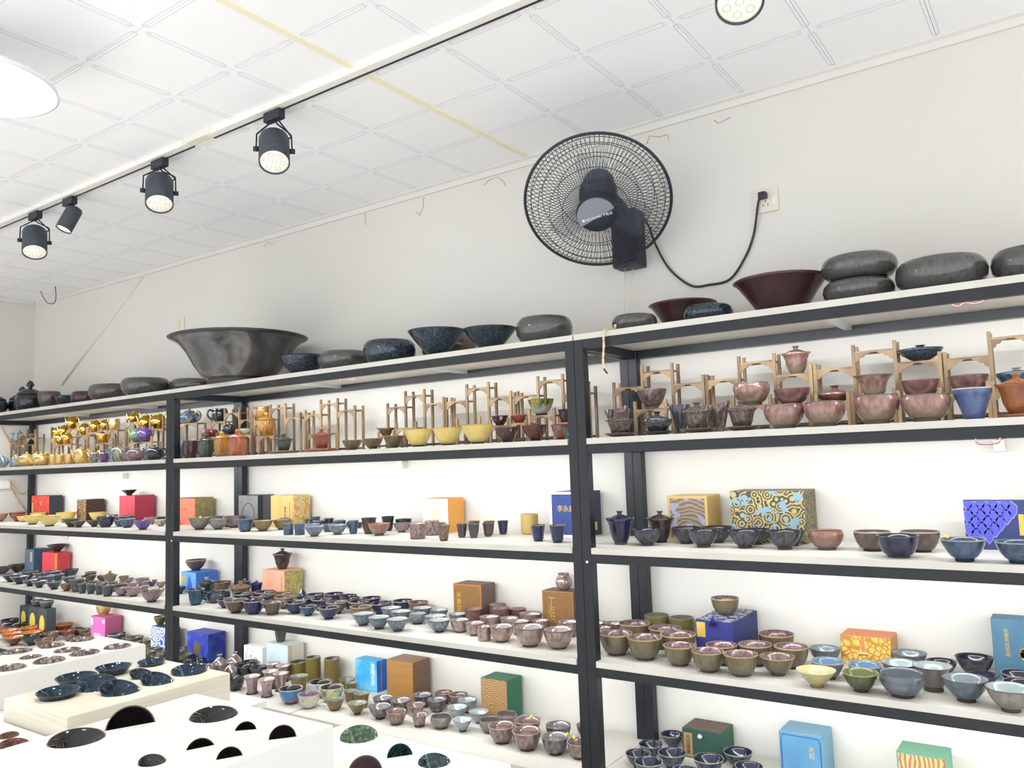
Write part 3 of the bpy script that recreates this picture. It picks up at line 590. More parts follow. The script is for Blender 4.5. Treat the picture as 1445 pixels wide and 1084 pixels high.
def on_rack(key, tier, kind, mk, x, w, h, rz=None, **kw):
    q = RK[key]; z, Y = (q['Z'][tier], q['Y']) if isinstance(tier, int) else q[tier]
    p = onY(x, 580, Y)
    for _ in range(3): p = onY(x, px((p[0], Y, z))[1], Y)
    P = np.array([p[0], Y, z])
    on_rack.n += 1; dx, dy, k, tr = NUDGE.get(on_rack.n, (0, 0, 1, None)); P += np.array([dx, dy, 0]) / 1000
    v = put(kind, mk, P, w * k, h * k, 2, 'stand', rz if tr is None else tr, **kw); v['n'] = on_rack.n; return v
on_rack.n = 0

# racks on the second board (leg tops and tier heights read off the photograph)
rack('K', [(15.5, 619), (27, 607.5), (37.5, 606), (50, 612)], [624, 612, 618], (22, 34, 622, 628), label='small wooden display stand beside the corner post under silvery blue cups')
rack('L', [(72, 603), (96.5, 607), (109, 601), (122, 603)], [617.5, 605, 614.5], (76, 100, 622, 627), label='wooden display stand crowded with the small shiny gold teapots')
rack('M', [(124, 602), (138, 600), (151, 595), (165, 603)], [610, 607, 607], (134, 158, 620, 625), label='wooden display stand under the pale gold cup in the corner unit')
rack('N', [(178, 592), (194.5, 591), (211, 590), (229.5, 586.6)], [596, 606, 605.5], (181, 213, 618, 624), label='wooden display stand under the lime green and violet teapots')
rack('O', [(238, 592), (251, 592), (277, 596)], [597, 597.5], None, label='wooden display stand under the blue and yellow teapot')
rack('A', [(297, 591), (316.5, 577), (337, 575), (355.8, 587)], [595, 582.5, 592], [(310, 333, 608, 613.5), (284, 305, 612, 617), (336.5, 354, 608, 613.5)], label='wooden display stand carrying the black handled mug')
rack('B', [(358.5, 586), (380.5, 571), (401.8, 569), (423, 582)], [592, 575.5, 589], (364.7, 386.5, 608, 614.7), label='wooden display stand holding the amber mugs')
rack('C', [(429.8, 579), (451.6, 564), (475.3, 562), (499.6, 572)], [585, 569, 579], (434, 462, 606.6, 612), label='empty wooden display stand behind the red lidded tea bowl')
rack('D', [(546, 569.3), (571, 552), (597.5, 549), (625.5, 560.5)], [574.3, 558, 569], [(558.3, 586, 597, 603.6), (533, 554, 609, 615)], label='empty wooden display stand behind two yellow bowls and the bronze pitcher')
rack('E', [(628.8, 561), (657.5, 542.5), (688, 539), (719.5, 551.5)], [566, 547, 561], [(644, 675.7, 590, 599), (691, 716, 592, 600.5)], label='empty wooden display stand behind the largest yellow bowl')
rack('F', [(725, 553.5), (757.6, 531), (792.5, 527.5), (829.7, 543.7)], [558, 536.5, 554.5], [(745.8, 781, 578, 586), (719.5, 742.5, 589, 597), (786, 808, 588, 596)], label='wooden display stand holding the marbled bowl next to the double post')
rack('G', [(865, 539.8), (904.6, 515.4), (947, 512), (991, 528.7)], [546.4, 523, 540.4], (895, 938.5, 567, 577), label='wooden display stand holding dark crackled bowls near the hanging cord')
rack('H', [(996.5, 528.7), (1041.4, 502.8), (1091, 498.3), (1143, 514)], [535.3, 510, 528], [(1033.7, 1085.7, 560, 572), (1091, 1141, 562, 570)], label='wooden display stand with the rosy lidded tea bowl on it')
rack('I', [(1149, 513), (1202.8, 487), (1261, 480), (1325, 496)], [519.7, 494, 509.6], [(1201, 1261, 551, 561), (1267, 1326, 551, 561), (1151, 1196, 556, 568)], label='wooden display stand with the blue-black lidded bowl on it')
rack('J', [(1332.5, 497), (1394.4, 468), (1457, 461), (1524, 478)], [504, 473.6, 492], [(1400, 1462, 538, 549), (1336, 1394, 542, 555)], label='wooden display stand behind the plain blue cup')

# ------------------------------------------------------------------ second board
c1, c2 = crop(0, 570, 10.84), crop(110, 570, 10.84)
S(2, c1, '''
pot slvb 70 190 170 2.36 2.6
pot slvb 215 170 165 2.40 2.9
pot gldm 415 270 175 2.36 .5
pot gldm 640 250 170 2.37 1.2
cup gldm 800 130 150 2.40
cup gldm 915 140 155 2.37
cup gldm 1060 150 160 2.38
pot gldm 1235 190 230 2.40 .6
pot gold 560 150 200 2.447 .7
pot gold 690 140 190 2.455 2.8
pot gold 820 110 140 2.455 .5
cup gold 1090 150 150 2.455
pot slvb 330 130 150 2.455 2.8
pot gold 450 120 160 2.46 .5
pot gold 950 120 170 2.455 .4
pot gold 1220 130 170 2.46 .5
''')
S(2, c2, '''
mug mult 245 150 200 2.36 -.8
mug purp 400 140 190 2.36 -.8
pot mult 640 250 230 2.38 .4
pot mauv 890 260 185 2.37 .5
pot blk 1170 280 190 2.37 .3
pot gold 330 110 200 2.447 .5
pot cyan 520 130 200 2.455 .4
pot mult 700 120 170 2.455 2.7
pot cyan 1040 190 210 2.447 .5
pot yolk 880 150 190 2.455 .5
pot gold 150 120 180 2.455 .5
''')
on_rack('K', 0, 'tumb', 'slvb', 22, 14, 14); on_rack('K', 2, 'bowl', 'slvb', 42, 13, 8)
on_rack('L', 0, 'pot', 'gold', 79, 13, 16, .6); on_rack('L', 0, 'pot', 'gold', 90, 13, 17, .6); on_rack('L', 1, 'pot', 'gold', 103, 17, 20, .4); on_rack('L', 2, 'pot', 'gold', 115.5, 13, 17, .6)
on_rack('L', 'L', 'pot', 'gold', 82.5, 13, 16, .5); on_rack('L', 'L', 'pot', 'gold', 95, 13, 16, .5)
on_rack('M', 0, 'pot', 'gold', 131, 14, 17, .5); on_rack('M', 1, 'pot', 'gold', 144.5, 13, 16, 2.8); on_rack('M', 2, 'mug0', 'gldm', 158, 15, 16, 2.9); on_rack('M', 'L', 'cup', 'gold', 146, 19, 13)
on_rack('N', 0, 'pot', 'gold', 186.5, 14, 14, .5); on_rack('N', 1, 'pot', 'gold', 203, 17, 20, .5); on_rack('N', 2, 'pot', 'gold', 220, 20, 21, .5); on_rack('N', 'L', 'pot', 'grby', 188, 22, 20, .5)
on_rack('O', 1, 'pot', 'mult', 264, 30, 17, -.2)
on_rack('N', 'L', 'pot', 'purp', 204, 20, 20, .3)
c3 = crop(250, 555, 9.633)
S(2, c3, '''
pot mult 35 120 200 2.38 .5
mug0 maro 180 215 240 2.36 -.9
mug drkg 390 225 320 2.37 -.7
mug ambr 605 210 340 2.385 -.75
mug orng 820 255 355 2.365 -.55
''')
on_rack('A', 'L', 'pot', 'blk', 321.5, 25, 19, -.5); on_rack('A', 'L2', 'mug0', 'rubr', 294.5, 20, 11, -.8); on_rack('A', 'L3', 'bowl', 'wht', 345, 18, 9)
on_rack('A', 0, 'mug0', 'blk', 306.5, 22, 18.5, 3.9); on_rack('B', 0, 'mug0', 'ambr', 369.5, 22, 19, 4.2); on_rack('B', 'L', 'mug', 'ambr', 370, 25, 33, -.7)
c4, c5, c6 = crop(380, 540, 8.028), crop(540, 520, 9.03), crop(690, 500, 8.34)
def gw(s, cr, mk, x, w, h, Y, sau=None, smk=None, sr=1.15, **kw):
    xx, _, k = cr(x, 0); q = onY(xx, 600, Y)
    for _ in range(3): q = onY(xx, px((q[0], Y, ZB[s]))[1], Y)
    v = put('gai', mk, (q[0], Y, ZB[s]), w * k, h * k, s, 'shelf', sau=sau, smk=smk, sr=sr, **kw); v['rm'] *= max(1, sr) if sau else 1
    return v
on_rack('D', 'L2', 'pit', 'bron', 543, 25, 12, .4)
gw(2, c4, 'drkg', 165, 220, 185, 2.40, ('plate', .75), 'dolv', 1.5)
gw(2, c4, 'red', 595, 250, 215, 2.39, ('plate', .75), 'red', 1.42)
S(2, c4, '''
bowl bron 940 230 118 2.375
bowl bron 1175 230 125 2.365
''')
S(2, c5, '''
bowl bron 145 265 160 2.36
bowl yolk 455 365 228 2.385
bowl yolk 830 375 228 2.385
bowl yolk 1215 410 245 2.375
''')
S(2, c6, '''
bowl marw 215 290 182 2.375
bowl redm 545 300 192 2.375
bowl redt 850 230 185 2.37
''')
on_rack('E', 'L2', 'bowl', 'marw', 703.5, 25, 14); on_rack('F', 'L2', 'bowl', 'cbow', 731, 24, 12); on_rack('F', 'L3', 'tumb', 'dark', 797, 19, 19)
on_rack('F', 'L', 'bowl', 'ylgn', 764, 37, 23)
on_rack('F', 2, 'bowl', 'blk', 824, 20, 15)
c8, c9 = crop(820, 470, 4.516), crop(1120, 450, 4.446)
SA = ('sauc', .75)
gw(2, c8, 'dklu', 250, 190, 140, 2.39, SA, None, 1.08)
gw(2, c8, 'dkir', 490, 195, 150, 2.385, SA, None, 1.0, cup='lo')
gw(2, c8, 'dklu', 755, 212, 175, 2.38, SA, None, 1.12)
gw(2, c8, 'dklu', 1030, 200, 170, 2.375, SA, None, 1.15)
S(2, c8, '''
pit dklu 240 170 190 2.475 2.6
pit dkir 640 130 200 2.475 .4
pit dklu 865 170 190 2.465 2.7
round pink 1305 252 158 2.37
''')
on_rack('G', 'L', 'bowl', 'dklu', 921, 42, 28); on_rack('H', 'L', 'round', 'pink', 1060, 51, 32)
S(2, c9, '''
round pink 195 250 160 2.365
round pink 540 272 185 2.36
round pink 855 290 172 2.36
taper blcu 1140 225 198 2.37
''')
on_rack('I', 'L2', 'cup', 'puin', 1300, 51, 25); on_rack('I', 'L3', 'gai', 'puin', 1169, 52, 27, lf=.8, cup='lo'); on_rack('H', 'L2', 'cup', 'puin', 1111, 49, 22); on_rack('J', 'L2', 'cup', 'puin', 1368, 52, 26)
gw(2, c9, 'ornb', 1385, 255, 245, 2.375, ('plate', .6), 'ornb', .95)
on_rack('H', 2, 'gai', 'pink', 1125, 41, 38); on_rack('I', 2, 'gai', 'bluk', 1298, 60, 34, lf=.35, cup='lo'); on_rack('I', 'L', 'flare', 'pink', 1234, 53, 32)
on_rack('J', 'L', 'gai', 'teal', 1437, 54, 40, lf=.5, cup='lo')

# ------------------------------------------------------------------ top board: large bowls and basins
I1 = lambda x, y: (x, y, 1.0)
S(1, I1, '''
jar blk 2 36 38 2.40
jar blk 19 36 42 2.47
jar blk 42 38 46 2.44
round brng 69 30 27 2.47
bowl bluk 94 32 19 2.50
basin maro 121 40 21 2.50
basin brng 160 66 24 2.46
basin grey 221 66 26 2.47
basin grey 256 62 23 2.56
basin brng 300 36 13 2.43
bigfl silv 351 184 62 2.515
bowl bluk 421 66 28 2.42
basin grey 484 78 28 2.46
basin bluk 550 75 35 2.45
cone bluk 618 82 38 2.42
basin brng 636 78 40 2.60
cone bluk 692 78 33 2.43
basin grey 769 81 39 2.45
basin grey 911 64 25 2.46
bigcn maro 957 97 44 2.56
basin bluk 1022 70 27 2.48
bigcn maro 1089 131 54 2.50
basin grey 1216 96 34 2.46
basin grey 1318 118 48 2.45
basin grey 1447 100 49 2.46
''')
v = VES[-3]; VES.append(dict(v, P=v['P'] + np.array([.0, 0, v['h'] * .97]), r=v['r'] * 1.06, rm=v['rm'] * 1.06, h=v['h'], place='nested', note='on an equal one'))

# ------------------------------------------------------------------ third board
T(3, crop(820, 660, 4.516), '''
bowl dkir 455 387 190
bowl dkir 700 377 190
bowl dkir 775 397 200
bowl dkir 910 372 190
bowl dkir 1045 397 205
bowl dkir 1150 378 180
bowl dkir 1290 402 215
bowl dkir 1375 392 170
''')
T(3, crop(1120, 660, 4.446), '''
round brnp 200 392 198
cup brnb 490 397 222 .88
cup nvyd 650 422 250 .88
cup brnb 790 397 232 .88
bowl denm 1062 452 260
bowl denm 1400 462 250
''')
gw(3, crop(820, 660, 4.516), 'nvyd', 257, 190, 200, 2.43); gw(3, crop(820, 660, 4.516), 'dark', 535, 182, 190, 2.50)
T(3, crop(250, 690, 9.03), '''
bowl gryc 285 367 280
bowl gryc 525 387 240
bowl sage 690 397 165
tumb denm 870 382 220 .8
bowl sage 1095 402 250
bowl sage 1330 392 235
bowl lilc 490 335 190
bowl lilc 720 342 270
bowl bgcp 1080 362 200
bowl cbow 45 382 130
''')
T(3, crop(390, 700, 8.5), '''
ridg denm 145 325 118 1.12
ridg denm 280 325 118 1.12
ridg denm 245 252 125 .9
ridg denm 395 256 80 1.1
tumb denm 475 242 112 1.2
tumb blgr 622 218 130 .9
cup blgr 612 285 145
bowl skyb 455 367 228
bowl skyb 432 332 170
bowl skyb 735 342 220
cup denm 620 335 150
tumb denm 920 292 140 1.25
cup blgr 762 248 112
cup blgr 870 252 112
cup blgr 980 252 112
cup blgr 775 288 150
tumb dark 1110 262 190 1.1
bowl brnp 1230 327 270
tumb blk 1335 244 165 1.15
''')
T(3, crop(540, 690, 7.225), '''
cup blk 210 260 172
bowl blk 350 265 105
bowl lilc 190 347 175
cyl pgra 355 350 158 1.1
cyl pgra 505 318 150 1.1
cup lilc 405 318 130
flare pewt 715 302 200
tumb bgcp 620 367 140 1.25
tumb grpu 805 357 118 1.3
tumb grpu 925 357 120 1.3
tumb grpu 1070 347 115 1.32
tumb bgcp 930 328 128 1.25
tumb bgcp 1085 328 122 1.25
tumb nvyd 1225 325 118 1.3
''')
T(3, crop(460, 680, 3.6125), '''
tumb navy 1080 219 79 1.15
tumb navy 1178 219 86 1.15
cyl bamb 1036 164 90 1.25
''')
T(3, crop(0, 690, 11.115), '''
bowl pkbw 20 388 230
bowl cbow 250 368 240
bowl cbow 285 402 200
bowl drkg 430 366 110
bowl yolk 360 427 170
bowl yolk 515 412 270
bowl yolk 780 422 310
bowl yolk 1110 362 290
bowl yolk 720 366 230
cone dolv 1120 466 290
cone dolv 1240 522 230
''')
T(3, crop(110, 690, 11.115), '''
cone dolv 250 490 235
bowl yolk 260 364 265
cup nvyd 500 428 270
cup denm 600 490 165
cup denm 780 466 222
bowl purb 1020 492 270
bowl gnwh 1300 480 190
bowl blgr 540 396 190
bowl navy 800 412 250
bowl navy 1050 398 220
bowl navy 1290 388 170
bowl pkbw 1140 446 200
''')
# ------------------------------------------------------------------ fourth board
T(4, crop(820, 820, 4.106), '''
cup oliv 313 240 185
cup oliv 493 272 190
cup oliv 220 302 195
cup oliv 410 319 200
cup oliv 630 307 205
cup oliv 567 370 180
cup oliv 735 402 185
cup oliv 820 364 178
cup oliv 1008 364 190
cup oliv 923 420 195
cup oliv 1130 302 200
cup oliv 1200 380 195
bowl oliv 1147 429 195
cyl olgn 423 130 140 1.08
cyl olgn 578 142 140 1.08
bowl purs 165 228 115
bowl purs 120 192 100
''')
T(4, crop(1120, 820, 4.1046), '''
bowl slat 180 387 176
bowl skyb 195 462 186
cone yelc 130 512 220
bowl skyb 435 482 190
bowl grnc 390 527 200
round slat 615 526 225
bowl pewt 630 477 205
bowl slat 685 417 190
flare pewt 835 497 215 1.2
bowl nvyd 850 457 160
bowl dkir 1005 437 200
bowl slat 970 552 240
bowl pewt 1180 602 245
cone nvyd 1110 542 165
bowl navy 1295 532 190
bowl navy 1325 584 200
''')
T(4, crop(250, 800, 7.225), '''
tumb teal 190 227 172 1.0
bowl dark 20 200 135
mug0 blgr 475 250 240 .8
bowl bgcp 450 122 200
bowl navy 680 267 210
bowl navy 900 247 210
bowl navy 490 327 165
bowl brnb 605 337 240
bowl navy 860 287 220
bowl bgcp 1080 267 210
cup navy 790 342 215
flare brnb 965 352 235
bowl tan 1120 302 220
bowl navy 1190 357 215
bowl navy 1285 312 215
bowl teal 1335 397 182
cup grey 1365 205 110
''')
gw(4, crop(250, 800, 7.225), 'blgr', 300, 190, 210, 2.50)
gw(4, crop(250, 800, 7.225), 'bgcp', 595, 220, 190, 2.52); gw(4, crop(250, 800, 7.225), 'blgr', 690, 130, 190, 2.60); gw(4, crop(250, 800, 7.225), 'navy', 805, 140, 180, 2.62)
T(4, crop(430, 810, 7.225), '''
bowl navy 165 252 212
bowl navy 245 337 220
bowl brnb 325 282 220
bowl navy 250 167 200
bowl navy 230 202 190
bowl dkir 430 192 190
bowl dkir 450 237 202
bowl navy 550 277 222
bowl navy 680 227 200
bowl tan 575 327 230
bowl navy 765 297 202
bowl teal 820 264 135
bowl navy 1000 242 210
bowl bgcp 1150 267 212
bowl lblu 595 402 220
bowl lblu 755 437 220
bowl lblu 945 457 226
bowl lblu 880 342 210
bowl lblu 980 377 212
round lblu 1150 402 172
bowl lblu 1200 342 202
bowl lblu 1370 362 190
bowl lblu 1335 427 220
''')
T(4, crop(620, 810, 6.02), '''
bowl lblu 0 387 190
bowl lblu 155 337 152
cup purs 170 387 165
cup purs 300 414 165
cyl purs 390 447 112 1.15
cup purs 515 442 205
cup purs 425 360 175
cyl puin 300 290 155 .95
cyl puin 455 252 155 1.0
cyl puin 510 277 155 1.0
cyl puin 650 260 142 .95
cup purs 760 334 205
cup purs 620 370 165
cup purs 685 397 180
cup purs 845 392 165
cup purs 765 447 255
cup purs 1010 467 255
cup purs 1090 402 200
cup purs 1395 450 140
''')
T(4, crop(0, 780, 11.115), '''
cone blgr 170 332 280
cone blgr 320 364 280
cone blgr 470 430 225
cone blgr 620 442 235
bowl blgr 850 472 220
bowl bgcp 1050 516 205
cone blgr 560 392 180
bowl blgr 740 362 220
cone blgr 450 288 270
cone blgr 640 312 240
bowl blgr 830 288 250
bowl dkir 1080 264 250
bowl blgr 900 332 200
bowl blgr 1080 372 200
tumb greg 1215 412 250 .85
cone dark 60 222 290
cone dark 250 192 290
''')
T(4, crop(110, 780, 11.115), '''
tumb greg 75 482 150 1.1
tumb greg 205 492 150 1.1
tumb greg 340 497 155 1.1
tumb greg 475 527 190 .95
tumb greg 250 442 150 1.1
tumb greg 390 462 160 1.05
tumb greg 540 457 160 1.05
tumb greg 690 490 185 .95
bowl lilc 680 547 230
bowl lilc 870 552 240
bowl lilc 1160 590 330
bowl lilc 1010 522 200
bowl lilc 1260 570 190
bowl lilc 700 368 150
bowl lilc 825 358 100
bowl lilc 950 378 110
bowl lilc 1020 402 210
bowl bgcp 740 432 180
bowl lilc 860 472 190
bowl lilc 1000 452 190
bowl purb 1150 432 160
bowl lilc 1300 462 150
bowl dark 190 352 220
bowl dark 390 362 180
bowl blgr 200 302 180
''')
gw(4, crop(110, 780, 11.115), 'bgcp', 500, 240, 165, 2.62)
# ------------------------------------------------------------------ lowest board
T(5, crop(240, 860, 8.3375), '''
cup blk 960 592 200
cup blk 895 662 215
cup blk 1075 682 210
cup bspt 770 812 210
spool pslv 965 780 190
spool pslv 1140 815 190
spool pslv 1165 627 180
spool pslv 1300 652 175
spool pslv 1190 722 190
spool pslv 1290 745 190
bowl dolv 220 515 180
bowl dolv 130 410 130
bowl dolv 120 462 130
bowl blk 190 604 140
bowl blk 300 594 140
bowl blk 370 562 140
''')
T(5, crop(380, 890, 7.744), '''
cyl olvt 480 287 160 1.85
cyl olvt 685 287 170 1.7
cyl olvt 315 337 182 1.1
tumb sage 325 492 205 .9
cup pblu 235 627 255
cup pwht 435 687 240
cup pwbl 560 557 250
cup pyel 680 612 252
cup sage 715 747 185
cone sage 960 787 225 1.25
tumb sage 890 657 155 .95
tumb sage 1010 682 185 .9
tumb sage 895 567 142 .95
bowl sage 850 527 180
''')
T(5, crop(510, 940, 8.028), '''
bowl slvk 245 352 235
bowl slvk 445 382 245
cup slvk 690 317 225
bowl slvk 210 452 255
cup cops 395 507 230
bowl cops 610 432 220
cup slvk 855 372 220
cup cops 930 272 205
cup cops 1095 307 220
cup isil 1195 377 225
bowl isil 1085 457 235
flare cops 655 542 225 1.1
round matg 900 562 225
cone isil 1145 602 235 1.3
cone isil 1330 512 235 1.25
''')
T(5, crop(660, 960, 8.028), '''
round lilc 445 357 222
round matg 255 442 235
cup cops 385 507 305
cup cops 680 452 290
cup cops 665 567 330
cup slvk 1025 502 290
cup slvk 990 632 305
cup cops 1270 692 290
cup slvk 1330 502 200
''')
T(5, crop(0, 850, 11.115), '''
cone hare 160 432 310
cone hare 240 477 300
cone hare 520 397 340
cone hare 660 432 320
cone hare 400 492 290
bowl bspt 500 522 270
bowl bgcp 690 582 270
bowl bgcp 810 467 250
cone hare 930 337 350
cone hare 1010 377 200
bowl cbow 1090 432 230
cone blgr 1200 352 230
bowl tan 1300 382 200
bowl bgcp 1080 522 160
bowl bgcp 1340 460 150
bowl blk 180 268 260
bowl lilc 60 332 220
bowl blk 260 334 260
bowl blk 400 324 230
''')
T(5, crop(110, 850, 10.32), '''
bowl blgr 590 442 260
bowl dolv 830 472 250
bowl dolv 930 562 200
bowl dolv 1130 662 200
bowl dolv 1150 762 190
bowl dolv 720 505 190
bowl dolv 1010 545 180
bowl dolv 1090 612 190
bowl dolv 1060 715 200
bowl dolv 1180 712 180
''')
T(5, crop(870, 990, 4.661), '''
bowl dbir 365 212 150
bowl dbir 225 277 160
bowl dbir 140 337 165
bowl dbir 210 392 185
bowl dbir 365 332 185
bowl dbir 612 377 200
bowl dbir 797 327 190
bowl dbir 450 445 162
bowl dbir 870 422 182
bowl dbir 660 462 150
''')
c5d = crop(240, 860, 8.3375)
for kind, mk, x, w, h, Y in (('bottl', 'pslv', 455, 130, 170, 2.44), ('bottl', 'pslv', 600, 180, 230, 2.52), ('bottl', 'pslv', 725, 165, 215, 2.47), ('bottl', 'pslv', 800, 170, 230, 2.59), ('spike', 'blk', 555, 95, 200, 2.41), ('spike', 'blk', 680, 110, 215, 2.40)):
    xx, _, k = c5d(x, 0); q = onY(xx, 900, Y)
    for _ in range(3): q = onY(xx, px((q[0], Y, ZB[5]))[1], Y)
    put(kind, mk, (q[0], Y, ZB[5]), w * k, h * k, 5, 'shelf')
xx, _, k = crop(250, 800, 7.225)(1275, 0); q = onY(xx, 850, 2.56)
for _ in range(3): q = onY(xx, px((q[0], 2.56, ZB[4]))[1], 2.56)
put('drop', 'navy', (q[0], 2.56, ZB[4]), 115 * k, 190 * k, 4, 'shelf')

# ------------------------------------------------------------------ gift boxes
BOXES = []
def giftbox(s, cr, xl, xe, xr, yt, front, side, label, yb=None, Yk=None, name='gift_box', top=None, frame=None, Yf=None, cat='box', group=None):
    """xl, xe, xr: left edge, front vertical edge, right edge as seen; yt: top of the front edge; yb: its foot on the board"""
    z = ZB[s]; (xl, yt, _), (xe, _, _), (xr, _, _) = cr(xl, yt), cr(xe, 0), cr(xr, 0)
    if yb is not None:
        _, yb, _ = cr(0, yb); q = onZ(xe, yb, z); Yf = q[1]
    if Yf is None:
        Yk = Yk or YB - .004; lo, hi = D + .03, Yk - .01
        for _ in range(40):
            Yf = (lo + hi) / 2; X = onY(xe, yt, Yf)[0]; dx = px((X, Yk, onY(xe, yt, Yf)[2]))[0] - xr
            if dx > 0: lo = Yf
            else: hi = Yf
    Pe = onY(xe, yt, Yf); Xe = Pe[0]; Xl = onY(xl, yt, Yf)[0]; h = Pe[2] - z
    if Yk is None: Yk = min(onX(xr, yt, Xe)[1], YB - .004)
    Yk = max(Yk, Yf + .03)
    root = empty(name, ((Xl + Xe) / 2, (Yf + Yk) / 2, z), label=label, cat=cat, group=group)
    w, d = Xe - Xl, Yk - Yf
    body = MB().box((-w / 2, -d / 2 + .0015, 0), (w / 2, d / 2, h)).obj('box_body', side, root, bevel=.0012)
    if top is not None: MB().box((-w / 2 + .002, -d / 2 + .003, h), (w / 2 - .002, d / 2 - .002, h + .0015)).obj('lid_panel', top, root)
    e = frame[1] if frame else 0
    if frame:
        fr = MB()
        for a, b in (((-w / 2, 0), (w / 2, e)), ((-w / 2, h - e), (w / 2, h)), ((-w / 2, e), (-w / 2 + e, h - e)), ((w / 2 - e, e), (w / 2, h - e))):
            fr.box((a[0], -d / 2, a[1]), (b[0], -d / 2 + .003, b[1]))
        fr.obj('front_frame', frame[0], root)
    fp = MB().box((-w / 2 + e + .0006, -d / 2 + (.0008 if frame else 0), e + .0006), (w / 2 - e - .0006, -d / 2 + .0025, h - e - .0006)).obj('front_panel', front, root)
    b = dict(root=root, w=w, d=d, h=h, s=s, P=np.array([(Xl + Xe) / 2, (Yf + Yk) / 2, z]), aabb=(Xl, Xe, Yf, Yk), front=fp)
    BOXES.append(b); return b
def bx_text(b, text, size, m, u, v, vertical=False, side=False):
    if side: M = Matrix.Translation((b['w'] / 2 + .0004, (u - .5) * b['d'], v * b['h'])) @ SIDE
    else: M = Matrix.Translation(((u - .5) * b['w'], -b['d'] / 2 - .0003, v * b['h'])) @ FRONT
    return lettering(text, size, m, b['root'], M, vertical=vertical)
def bx_patch(b, u0, u1, v0, v1, m, name, side=False, t=.0008, oval=False):
    w, d, h = b['w'], b['d'], b['h']
    if side:
        return MB().box((w / 2 - .0002, (u0 - .5) * d, v0 * h), (w / 2 + t, (u1 - .5) * d, v1 * h)).obj(name, m, b['root'])
    if oval:
        cx_, cz_, rx, rz = ((u0 + u1) / 2 - .5) * w, (v0 + v1) / 2 * h, (u1 - u0) / 2 * w, (v1 - v0) / 2 * h
        return MB().prism([(cx_ + rx * math.cos(k * math.pi / 14), cz_ + rz * math.sin(k * math.pi / 14)) for k in range(28)], 1, -d / 2 - t, -d / 2 + .0003).obj(name, m, b['root'])
    return MB().box(((u0 - .5) * w, -d / 2 - t, v0 * h), ((u1 - .5) * w, -d / 2 + .0002, v1 * h)).obj(name, m, b['root'])
def on_box(b, kind, mk, cr, x, w, h, **kw):
    xx, _, k = cr(x, 0); Y = b['P'][1]; z = b['P'][2] + b['h'] + (.0015 if any(c.name.startswith('lid_panel') for c in b['root'].children) else 0); q = onY(xx, 700, Y)
    for _ in range(3): q = onY(xx, px((q[0], Y, z))[1], Y)
    return put(kind, mk, (q[0], Y, z), w * k, h * k, b['s'], 'box', **kw)
def solid(n, c, r=.6, **k):
    if k.get('c2'): k['c2'] = tuple(v * .9 for v in k['c2'])
    return mat('box_' + n, tuple(v * .9 for v in c), r, **k)
# third board
cr = crop(0, 690, 11.115)
b = giftbox(3, cr, 497, 770, 980, 107, solid('scarlet', (222, 66, 58), c2=(230, 92, 72), scale=30), solid('charcoal', (52, 58, 68)), 'scarlet and charcoal gift box beside the corner post on the third shelf')
bx_text(b, '紅', .03, m_gold, .55, .68); bx_patch(b, .03, .12, .2, .7, m_gold, 'gold_mark')
b = giftbox(3, cr, 1207, 1350, 1640, 170, pattern('brocade_brown', 'petals', (84, 48, 36), (206, 170, 112), 26, th=.8, soft=.1), solid('umber', (78, 56, 48), c2=(66, 48, 42), scale=40), 'dark brown gift box with brocade front behind yellow bowls')
cr = crop(110, 690, 11.115)
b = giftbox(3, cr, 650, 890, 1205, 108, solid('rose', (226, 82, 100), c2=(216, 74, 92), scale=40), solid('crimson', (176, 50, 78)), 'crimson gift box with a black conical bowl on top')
on_box(b, 'cone', 'dark', cr, 805, 232, 85)
cr = crop(250, 690, 9.03)
b = giftbox(3, cr, -60, 225, 466, 122, solid('coral', (244, 132, 104)), solid('moss_print', (142, 136, 92), c2=(180, 164, 96), scale=26), 'coral gift box with moss green side by the double post', top=solid('plum', (120, 62, 60)))
bx_text(b, '天目盏', .02, solid('coral_ink', (206, 98, 76)), .5, .58)
b = giftbox(3, cr, 782, 1030, 1238, 85, solid('stone', (150, 150, 152), c2=(140, 140, 143), scale=30), solid('graphite', (104, 106, 112)), 'grey gift box with a black ring drawn on its front', top=solid('graphite2', (90, 92, 100)))
bx_patch(b, .99, 1.0, 0, 1, m_blackp, 'edge_band'); bx_patch(b, .0, .3, 0, 1, solid('ink', (44, 52, 62)), 'black_band', side=True)
ring = MB(); ring.tube([((.0 + .3 * math.cos(a * math.pi / 16)) * b['w'], -b['d'] / 2 - .0002, (.42 + .33 * math.sin(a * math.pi / 16)) * b['h']) for a in range(32)], .0016, 6, closed=True); ring.obj('ring_print', m_blackp, b['root'])
b = giftbox(3, cr, 1192, 1485, 1695, 88, solid('pine', (226, 186, 108), c2=(232, 198, 126), scale=3, stretch=(20, 1, 1)), pattern('mandala', 'petals', (176, 160, 112), (214, 192, 130), 30, c3=(206, 140, 70)), 'pine gift box with black lettering and patterned side', top=solid('pine2', (230, 194, 120)))
bx_text(b, '建本天目', .017, m_blackp, .63, .45, vertical=True); bx_patch(b, .82, .835, .05, .8, solid('pine_dark', (150, 110, 56)), 'groove')
cr = crop(540, 690, 7.225)
b = giftbox(3, cr, 405, 660, 825, 103, pattern('lilac_print', 'cells', (206, 190, 222), (246, 240, 246), 60, th=.05), solid('orange', (250, 176, 84)), 'orange gift box with pale lilac printed front', top=solid('orange2', (246, 166, 90)))
bx_patch(b, .3, .72, .28, .74, solid('butter', (250, 236, 190)), 'moon_label', oval=True); bx_text(b, '茶月', .022, m_gold, .5, .5, vertical=True)
cr = crop(770, 685, 13.55)
